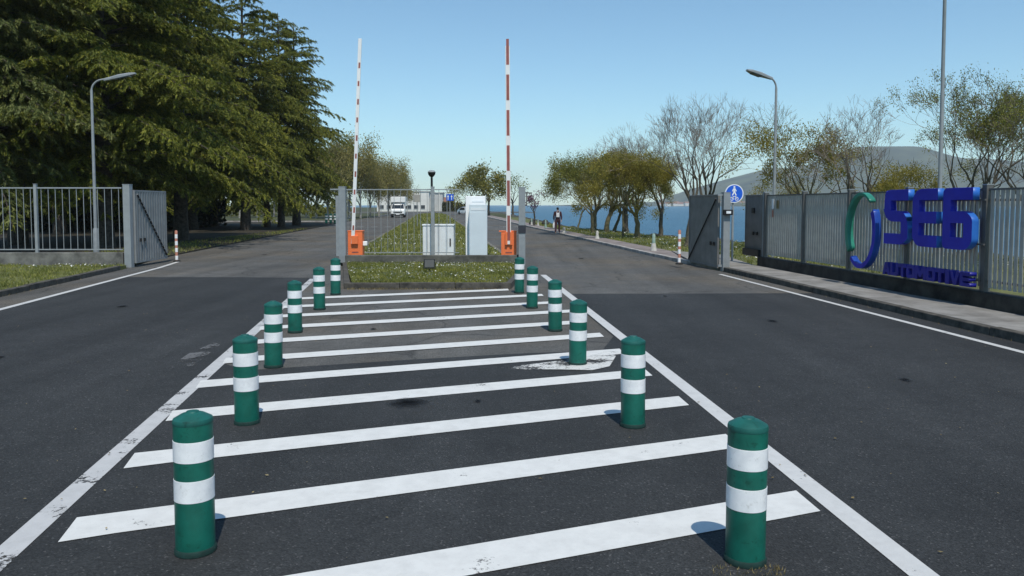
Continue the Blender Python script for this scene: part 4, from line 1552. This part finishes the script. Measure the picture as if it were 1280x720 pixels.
# ------------------------------------------------------------------ buildings
hall = thing('building', 'white hall with small dark windows low down at the end of the left lane', 'building', (XA(512, 222), 222, -.03), TH * .5)
MB().b2((-9, 0, 0), (5.4, 14, 5.5)).build('wall', M['plaster'], hall)
MB().b2((-9.2, -.2, 5.502), (5.6, 14.2, 5.75)).build('roof', M['plaster_grey'], hall)
for i in range(7):
    f = MB().b2((-8.2 + i * 1.9, -.05, .75), (-7.1 + i * 1.9, -.003, 1.75)).build('window', M['window_dark'], hall)
    MB().b2((-8.26 + i * 1.9, -.09, .66), (-7.04 + i * 1.9, -.002, .748)).build('sill', M['plaster_grey'], f)
hall = thing('building', 'grey white hall wing with vertical strips just left of the park lamp', 'building', (XA(534, 226), 226, -.03), TH * .5)
MB().b2((-1.2, 0, 0), (4.4, 14, 5.2)).build('wall', M['plaster_grey'], hall)
for i in range(4):
    MB().b2((-.9 + i * 1.4, -.16, .02), (-.6 + i * 1.4, -.003, 5.1)).build('pilaster', M['plaster'], hall)
MB().b2((-.5, -.05, .5), (.45, -.003, 2.0)).build('window', M['window_dark'], hall)
MB().b2((-1.4, -.25, 5.202), (4.6, 14.2, 5.42)).build('roof', M['plaster_grey'], hall)


def house(name, label, loc, w, d, h, rh, rz, wm='plaster', rm='roof_brown', group=None, nwin=3, storeys=1):
    t = thing(name, label, 'house', loc, rz, group)
    MB().b2((-w / 2, -d / 2, 0), (w / 2, d / 2, h)).build('wall', M[wm], t)
    e = .35
    MB().add([(-w / 2 - e, -d / 2 - e, h), (w / 2 + e, -d / 2 - e, h), (w / 2 + e, d / 2 + e, h), (-w / 2 - e, d / 2 + e, h), (-w / 2 - e, 0, h + rh), (w / 2 + e, 0, h + rh)],
             [(0, 1, 5, 4), (2, 3, 4, 5), (1, 2, 5), (3, 0, 4), (3, 2, 1, 0)]).build('roof', M[rm], t, loc=(0, 0, .003))
    for s in range(storeys):
        for i in range(nwin):
            x = -w / 2 + (i + .5) * w / nwin
            z = .9 + s * (h / storeys)
            MB().b2((x - .5, -d / 2 - .05, z), (x + .5, -d / 2 - .003, z + 1.2)).build('window', M['window_dark'], t)
    return t


house('house', 'low house with a brown tiled roof just right of the park lamp', (XA(549.5, 235), 235, -.03), 6.0, 7, 2.6, 1.5, TH)
# the town across the bay
PW, PR = ['plaster', 'plaster_grey'], 'roof_brown'
tiny = house('house', 'tiny pale house with a red roof in the town across the bay', (XA(834, 2050), 2050, W_Z), 15, 11, 7, 3.0, .2, 'plaster', 'roof_brown', 'houses of the town across the bay', 4, 2)
rr_ = random.Random(5)
lots = []
for i in range(46):
    px = 826 + i * 3.15 + rr_.uniform(-1.5, 1.5)
    Y = 2045 + rr_.uniform(0, 70)
    lots.append((px, Y))
for i in range(30):
    lots.append((985 + i * 11 + rr_.uniform(-5, 5), 2045 + rr_.uniform(0, 60)))
for px, Y in lots:
    s = rr_.uniform(.6, 1.15)
    copy_thing(tiny, (XA(px, Y), Y, W_Z - .2), rr_.uniform(-.6, .6), None, (s * rr_.uniform(.7, 1.3), s, s * rr_.uniform(.8, 1.5)))
# strip of low land the town stands on
mb = MB()
mb.sheet([(XA(800, 2030), 2030), (XA(1500, 2030), 2030), (XA(1500, 2200), 2200), (XA(800, 2200), 2200)], W_Z + .15)
struct(mb, 'far_shore', M['ground'])


# ------------------------------------------------------------------ trees
def unit_rand(n):
    v = NP.normal(0, 1, (n, 3))
    return v / np.linalg.norm(v, axis=1, keepdims=True)


def leaf_quads(cen, dirs, ln, wd, flat=0.0):
    """small pointed leaves: centre, direction, length, width -> (n*4,3)"""
    n = len(cen)
    d = dirs / np.linalg.norm(dirs, axis=1, keepdims=True)
    r = unit_rand(n)
    if flat:
        r = r * (1 - flat) + np.array([0, 0, 1.0]) * flat
    s = np.cross(d, r)
    s /= np.linalg.norm(s, axis=1, keepdims=True) + 1e-9
    l = np.asarray(ln).reshape(-1, 1) * np.ones((n, 1))
    w = np.asarray(wd).reshape(-1, 1) * np.ones((n, 1))
    v = np.zeros((n, 4, 3))
    v[:, 0] = cen - d * l * .5
    v[:, 1] = cen + s * w * .5
    v[:, 2] = cen + d * l * .5
    v[:, 3] = cen - s * w * .5
    return v.reshape(-1, 3)


def grow(rng, h_trunk, r0, n_limbs, limb_len, levels, spread, up, lean=(0, 0), wob=.16, kids=(2, 3), shrink=(.62, .82), curve_t=0.0, limb_low=0):
    """branching skeleton: list of (points, radii, level) and twig ends"""
    segs, ends = [], []

    def branch(p, d, L, r, lv):
        n = 4 if lv < 3 else 3
        pts, rad = [p.copy()], [r]
        for i in range(n):
            d = (d + Vector((rng.gauss(0, wob), rng.gauss(0, wob), rng.gauss(0, wob) + up * .22))).normalized()
            p = p + d * (L / n)
            pts.append(p.copy())
            rad.append(r * (1 - .45 * (i + 1) / n))
        segs.append((pts, rad, lv))
        if lv >= levels:
            ends.append((p, d, pts))
            return
        k = rng.randint(*kids)
        for j in range(k):
            a = rng.uniform(0, 2 * PI)
            o = d.orthogonal().normalized()
            o = Matrix.Rotation(a, 3, d) @ o
            ang = spread * rng.uniform(.55, 1.25)
            nd = (d * math.cos(ang) + o * math.sin(ang)).normalized()
            q = pts[-1] if j < 2 else pts[rng.randint(2, len(pts) - 1)]
            branch(q, nd, L * rng.uniform(*shrink), max(.006, rad[-1] * rng.uniform(.6, .85)), lv + 1)

    # trunk
    n = 6
    pts, rad = [], []
    cur = Vector((0, 0, -.05))
    for i in range(n + 1):
        t = i / n
        pts.append(Vector((lean[0] * h_trunk * (t + curve_t * math.sin(PI * t)) + rng.gauss(0, .02), lean[1] * h_trunk * t + rng.gauss(0, .02), -.05 + (h_trunk + .05) * t)))
        rad.append(r0 * (1.35 if i == 0 else 1.08 if i == 1 else 1) * (1 - .28 * t))
    segs.append((pts, rad, 0))
    td = (pts[-1] - pts[-2]).normalized()
    for j in range(n_limbs):
        a = 2 * PI * (j + rng.uniform(-.3, .3)) / n_limbs
        ang = spread * rng.uniform(.7, 1.5) if j else .12
        o = Vector((math.cos(a), math.sin(a), 0))
        nd = (td * math.cos(ang) + o * math.sin(ang)).normalized()
        q = pts[-1] if j % 2 == 0 else pts[-1].lerp(pts[-2], rng.uniform(0, .9))
        if limb_low and j > 2:
            q = pts[-1].lerp(pts[0], rng.uniform(0, 1 - limb_low))
        branch(q, nd, limb_len * rng.uniform(.8, 1.15), rad[-1] * rng.uniform(.5, .72), 1)
    return segs, ends


def tree_mesh(label, loc, seed, bark, twig, leaf, n_leaf, leaf_len, leaf_w, leaf_where=None, group=None, name='tree', rz=0.0, scale=1.0, limit=2, droop=0.0, per_end=None, leaf_spread=.25, **kw):
    rng = random.Random(seed)
    segs, ends = grow(rng, **kw)
    t = thing(name, label, 'tree', loc, rz, group)
    a, b = MB(), MB()
    for pts, rad, lv in segs:
        if lv <= limit:
            a.tube(pts, rad, 9 if lv == 0 else 6, lv == 0)
        else:
            b.tube(pts, rad, 3, False)
    a.build('trunk', M[bark], t, True)
    # twigs and leaves of the crown
    cen, dr = [], []
    for p, d, pts in ends:
        keep = 1.0 if leaf_where is None else leaf_where(p)
        for _ in range(n_leaf):
            if rng.random() > keep:
                continue
            q = pts[rng.randint(1, len(pts) - 1)]
            cen.append((q.x + rng.gauss(0, leaf_spread), q.y + rng.gauss(0, leaf_spread), q.z + rng.gauss(0, leaf_spread) - droop * rng.random()))
            dr.append((d.x + rng.gauss(0, .7), d.y + rng.gauss(0, .7), d.z + rng.gauss(0, .7) - droop))
    V4 = np.zeros((0, 3))
    mi = []
    tw = []
    for f in b.f:
        tw += [b.v[i] for i in f]
    tw = np.array(tw) if tw else np.zeros((0, 3))
    mi = [0] * (len(tw) // 4)
    if cen:
        n = len(cen)
        lv4 = leaf_quads(np.array(cen), np.array(dr), leaf_len * NP.uniform(.6, 1.3, n), leaf_w * NP.uniform(.6, 1.3, n))
        V4 = np.concatenate([tw, lv4])
        mi += [1] * n
    else:
        V4 = tw
    np_mesh('crown', V4, 4, [M[twig], M[leaf]], t, mi)
    t.scale = (scale,) * 3
    return t


# --- shore trees on the right: gnarled, olive coloured, thin tops
ol = dict(bark='bark_olive', twig='twig_olive', leaf='leaf_olive', leaf_len=.105, leaf_w=.05, group='trees along the shore')
low = lambda zc, f=1.3: (lambda p: 1.0 if p.z < zc else max(0.0, 1 - (p.z - zc) / f))


def oliv(label, px, py, Y, seed, h, leaf='leaf_olive', nl=26, **kw):
    p = dict(h_trunk=1.25, r0=.13, n_limbs=7, limb_len=1.45, levels=6, spread=.56, up=.26, leaf_spread=.15)
    zc = kw.pop('zc', 3.9)
    p.update(kw)
    q = dict(ol)
    q['leaf'] = leaf
    return tree_mesh(label, (XA(px, Y), Y, .05), seed, q.pop('bark'), q.pop('twig'), q.pop('leaf'), int(nl * 1.8), q.pop('leaf_len'), q.pop('leaf_w'), low(zc), q.pop('group'), scale=h, **p)


oliv('leaning leafy shore tree at the left end of the clump, its left side thin', 741, 291, 49, 111, .92, 'leaf_green', 13, lean=(-.04, 0), zc=4.4)
oliv('slim leafy shore tree right behind the leftmost tree of the clump', 743, 285, 56, 12, 1.0, 'leaf_olive', 22, lean=(.06, 0), r0=.15)
oliv('shore tree with a curved trunk in the middle of the clump', 759, 289, 52, 13, 1.02, 'leaf_olive', 24, lean=(.22, 0), curve_t=-.5, r0=.18)
oliv('thin straight young shore tree between two thicker ones', 779, 299, 43, 14, .82, 'leaf_olive', 22, r0=.08, h_trunk=1.9)
oliv('thick olive trunked shore tree at the right end of the leafy clump', 797, 299.5, 42, 15, .95, 'leaf_olive', 24, lean=(-.06, 0), r0=.165, zc=3.6)
oliv('slanting shore tree seen low between the trunks of the clump', 768, 287, 55, 16, .9, 'leaf_olive', 18, lean=(.35, 0), r0=.13)
oliv('small crooked shore tree standing alone left of the clump', 722, 284, 62, 26, .55, 'leaf_green', 2, lean=(.3, 0), r0=.13, h_trunk=2.2)
bare = dict(bark='bark', twig='twig_brown' if 'twig_brown' in M else 'twig', leaf='leaf_olive')


def bare_tree(label, px, Y, seed, sc_, nl=1, lw=None, leaf='leaf_olive', **kw):
    p = dict(h_trunk=1.7, r0=.17, n_limbs=5, limb_len=1.75, levels=6, spread=.45, up=.42, kids=(2, 4))
    p.update(kw)
    return tree_mesh(label, (XA(px, Y), Y, .03), seed, 'bark', 'twig', leaf, nl, .07, .038, lw, 'trees along the shore', scale=sc_, leaf_spread=.10, **p)


bare_tree('bare topped tree rising behind the leafy clump', 782, 54, 21, 1.1, 0)
bare_tree('tall nearly bare tree with a slanting trunk beside the dark gate leaf', 858, 33.5, 22, .80, 1, low(3.6, 2.0), lean=(.14, 0), h_trunk=2.1, r0=.15)
bare_tree('bare tree with a wide thin crown behind the dark gate leaf', 884, 37, 23, .90, 2, low(4.0, 1.5), h_trunk=2.0)
bare_tree('greyish bare tree standing left behind the street lamp', 826, 44, 27, .78, 2, low(3.4, 1.5))
oliv('brownish leafy tree behind the right fence, just right of the street lamp', 1008, 0, 31, 17, .90, 'leaf_olive', 13, zc=4.2, h_trunk=1.7)
oliv('low bushy tree left of the street lamp behind the right fence', 985, 0, 36, 18, .66, 'leaf_olive', 6, zc=3.2)
bare_tree('open bare tree with upswept branches in front of the hill, left of the blue letters', 1078, 27, 24, .76, 1, low(3.0, 1.0), n_limbs=6, spread=.55)
oliv('small olive bush like tree between the bare tree and the tall pole', 1131, 0, 28, 19, .62, 'leaf_olive', 15, zc=4.0, n_limbs=6)
bare_tree('large sparse tree with fresh green leaves right of the tall pole', 1213, 24, 25, .80, 10, None, 'leaf_green', n_limbs=7, spread=.42, h_trunk=1.5)
bare_tree('sparse tree cut by the right edge of the picture', 1300, 22.5, 28, .78, 9, None, 'leaf_green', n_limbs=6)
tree_mesh('small plum tree with purple leaves beside the shore path', (XA(668, 67), 67, .05), 31, 'bark', 'twig', 'leaf_plum', 7, .13, .09, None, None, name='plum_tree', h_trunk=1.1, r0=.09, n_limbs=4, limb_len=.62, levels=4, spread=.5, up=.4, leaf_spread=.16)

# --- trees on the strip between the lanes and beyond
sp = dict(h_trunk=2.2, r0=.2, n_limbs=6, limb_len=2.2, levels=4, spread=.62, up=.22, leaf_spread=.5)
tree_mesh('round yellow green tree on the far grass strip behind the white machines', (XA(611, 128), 128, .05), 41, 'bark', 'twig', 'leaf_spring', 46, .34, .2, None, 'trees beyond the machines', scale=1.02, **sp)
tree_mesh('smaller yellow green tree left of the round one behind the white machines', (XA(590, 150), 150, .05), 42, 'bark', 'twig', 'leaf_spring', 40, .34, .2, None, 'trees beyond the machines', scale=.92, **sp)
tree_mesh('greyish thin tree just left of the right island post, far behind', (XA(641, 140), 140, .05), 43, 'bark', 'twig', 'leaf_green', 10, .3, .18, None, 'trees beyond the machines', scale=.95, **sp)


def hedge(label, poly, h, n, m, name='hedge', ln=.3, wd=.16, cat='hedge'):
    X, Y = scatter(poly, n)
    n = len(X)
    bumpy = h * (.72 + .16 * np.sin(X * 1.1 + 1) + .14 * np.sin(X * 2.7 + Y) + .1 * NP.normal(0, 1, n))
    Z = bumpy * NP.uniform(0.0, 1, n) ** .7
    return tag(np_mesh(name, leaf_quads(np.stack([X, Y, Z], 1), unit_rand(n), ln * NP.uniform(.6, 1.3, n), wd * NP.uniform(.6, 1.3, n)), 4, M[m]), label, cat)


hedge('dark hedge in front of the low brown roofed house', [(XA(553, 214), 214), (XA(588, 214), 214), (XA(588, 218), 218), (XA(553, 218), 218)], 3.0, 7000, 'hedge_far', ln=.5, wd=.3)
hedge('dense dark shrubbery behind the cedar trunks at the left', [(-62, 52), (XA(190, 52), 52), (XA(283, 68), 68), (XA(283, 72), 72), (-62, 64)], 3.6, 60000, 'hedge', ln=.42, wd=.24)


# --- cedars
def cedar(name, label, loc, seed, h, R, leafm='cedar', z0=3.0, group='cedars of the left wood', shape=.6):
    rng = np.random.default_rng(seed)
    t = thing(name, label, 'tree', loc, 0, group)
    a = MB()
    a.tube([(0, 0, -.1), (.02, 0, 1.2), (.05, .03, h * .4), (0, 0, h * .75), (.04, .02, h)], [.42, .34, .24, .12, .03], 12)
    cs, ds, ls, ws = [], [], [], []
    z = z0
    while z < h - .3:
        tt = (z - z0) / (h - z0)
        nb = 7 if tt < .7 else 5
        for k in range(nb):
            az = rng.uniform(0, 2 * PI)
            L = R * ((1 - tt) ** shape) * rng.choice([rng.uniform(.45, .7), rng.uniform(.8, 1.15)]) + .35
            if tt < .08:
                L *= .85
            e0 = rng.uniform(.10, .38) + .35 * tt
            dirh = np.array([math.cos(az), math.sin(az), 0])
            s = np.linspace(0, 1, 9)
            rise = L * (e0 * s - (.52 - .15 * tt) * s ** 2 * rng.uniform(.7, 1.2))
            side = np.array([-dirh[1], dirh[0], 0])
            bend = rng.uniform(-.12, .12) * L
            P = np.outer(s * L, dirh) + np.outer(bend * s ** 2, side) + np.outer(rise + z, [0, 0, 1])
            if L > .8:
                a.tube([tuple(p) for p in P[::2]], [max(.008, .055 * (L / R) * (1 - .9 * q)) + .004 for q in s[::2]], 5, False)
            # side sprays
            step = .30
            m = max(3, int(L * .85 / step))
            for j in range(m):
                q = .16 + .84 * (j + rng.uniform(0, 1)) / m
                i = min(7, int(q * 8))
                f = q * 8 - i
                p0 = P[i] * (1 - f) + P[i + 1] * f
                tang = P[i + 1] - P[i]
                tang /= np.linalg.norm(tang)
                for sg in (-1, 1):
                    bl = (.30 * L * (1 - q) + .46) * rng.uniform(.6, 1.15)
                    ang = rng.uniform(.6, 1.15)
                    bd = tang * math.cos(ang) + side * sg * math.sin(ang)
                    nn = max(8, int(bl / .0135))
                    u = rng.uniform(.02, 1, nn)
                    pp = p0 + np.outer(u * bl, bd) + np.outer(-(u ** 2) * bl * rng.uniform(.15, .6), [0, 0, 1])
                    pp += rng.normal(0, .035, (nn, 3))
                    dd = np.tile(bd, (nn, 1)) * .8 + rng.normal(0, .45, (nn, 3)) + np.array([0, 0, -.55])
                    cs.append(pp)
                    ds.append(dd)
                    ls.append(rng.uniform(.11, .27, nn))
                    ws.append(rng.uniform(.026, .054, nn))
        z += rng.uniform(.40, .66)
    a.build('trunk', M['bark_dark'], t, True)
    cs, ds = np.concatenate(cs), np.concatenate(ds)
    ls, ws = np.concatenate(ls), np.concatenate(ws)
    np_mesh('crown', leaf_quads(cs, ds, ls, ws, .35), 4, M[leafm], t)
    return t


CEDARS = [('large dark cedar behind the left fence, its trunk beside the street lamp', 131, 34, 17.5, 6.6, 1),
          ('cedar with hanging boughs just behind the left gate leaf', 226, 41, 17.5, 6.0, 2),
          ('cedar of the row with the leftmost clear trunk, beyond the red and white post', 307, 57, 17.5, 5.4, 3),
          ('thin trunked cedar second from the left of the clear trunks', 334, 65, 17.0, 4.8, 1),
          ('cedar whose trunk is the thickest of the clear trunks in the row', 352, 64, 17.0, 4.8, 2),
          ('last cedar of the row toward the lane, its boughs against the open sky', 371, 70, 17.6, 5.3, 3),
          ('tall cedar behind, filling the top between the lamp and the gate leaf', 180, 55, 19.0, 6.5, 3),
          ('cedar behind the left end of the fence, at the left edge of the picture', 22, 36, 17.0, 6.5, 2),
          ('cedar far back left behind the fence, between the edge tree and the lamp', 75, 50, 20.0, 7.0, 1),
          ('tall back row cedar above the leftmost clear trunk', 268, 66, 19.5, 5.6, 1),
          ('back row cedar between the street lamp and the gate leaf, behind the nearer ones', 150, 62, 20.0, 6.5, 2),
          ('back row cedar seen between the gate leaf and the first clear trunk', 240, 58, 18.5, 6.0, 3)]
proto = {}
for lab, px, Y, h, R, var in CEDARS:
    loc = (XA(px, Y), Y, 0)
    if var not in proto:
        proto[var] = (cedar('cedar_tree', lab, loc, 50 + var, h, R), h, R)
    else:
        o, h0, R0 = proto[var]
        copy_thing(o, loc, random.uniform(0, 6.28), lab, (R / R0, R / R0, h / h0))
cedar('cedar_tree', 'pale green conifer whose crown fills the upper left corner', (XA(-25, 30), 30, 0), 77, 17, 5.0, 'cedar_blue')

# --- birches beyond the wood, tall and yellowish
bk = dict(h_trunk=4.6, r0=.14, n_limbs=16, limb_len=2.7, levels=4, spread=.34, up=.55, leaf_spread=.5, kids=(2, 3), droop=2.0, limb_low=.22)
BIR = [(423, 104, .98, 'tall olive birch showing just left of the raised left barrier arm', 0),
       (437, 108, .96, 'tall olive birch behind the raised left barrier arm', 1),
       (451, 112, .86, 'olive birch just right of the raised left barrier arm', 0),
       (463, 117, .80, 'birch in the middle of the far row, left of the van', 1),
       (474, 126, .82, 'reddish yellow birch of the far row, straight above the left side of the van', 0),
       (486, 130, .80, 'pale yellow birch above the van', 1),
       (497, 140, .78, 'pale yellow birch at the right end of the far row', 0),
       (505, 158, .68, 'last low birch at the right end of the far row', 1),
       (300, 112, .8, 'birch seen under the cedar boughs, left of the leftmost clear trunk', 1),
       (322, 118, .8, 'birch seen under the cedar boughs between the first two clear trunks', 0),
       (343, 124, .8, 'birch seen under the cedar boughs between the second and third clear trunks', 1),
       (383, 116, .85, 'birch seen under the cedar boughs just right of the last clear trunk', 0),
       (396, 112, .85, 'birch seen under the cedar boughs left of the far teal bollards', 1),
       (410, 108, .9, 'birch straight behind the far teal bollards', 0)]
pb = {}
for px, Y, s, lab, var in BIR:
    loc = (XA(px, Y), Y, 0)
    if var not in pb:
        pb[var] = tree_mesh(lab, loc, 61 + var, 'bark_birch', 'twig', 'leaf_birch', 36, .26, .13, None, 'birches beyond the wood', name='birch_tree', scale=s, **bk)
    else:
        copy_thing(pb[var], loc, random.uniform(0, 6), lab, s)
hedge('low sunlit shrubs along the far edge of the wood', [(-75, 128), (-28, 128), (-26, 132), (-75, 134)], 2.6, 9000, 'leaf_green', ln=.5, wd=.3)
# a pale kerb edge far under the trees
struct(MB().prism([(-40, 84), (-17.5, 84), (-17.6, 84.4), (-40, 84.4)], -.02, .14), 'kerb', M['kerb_pale'])
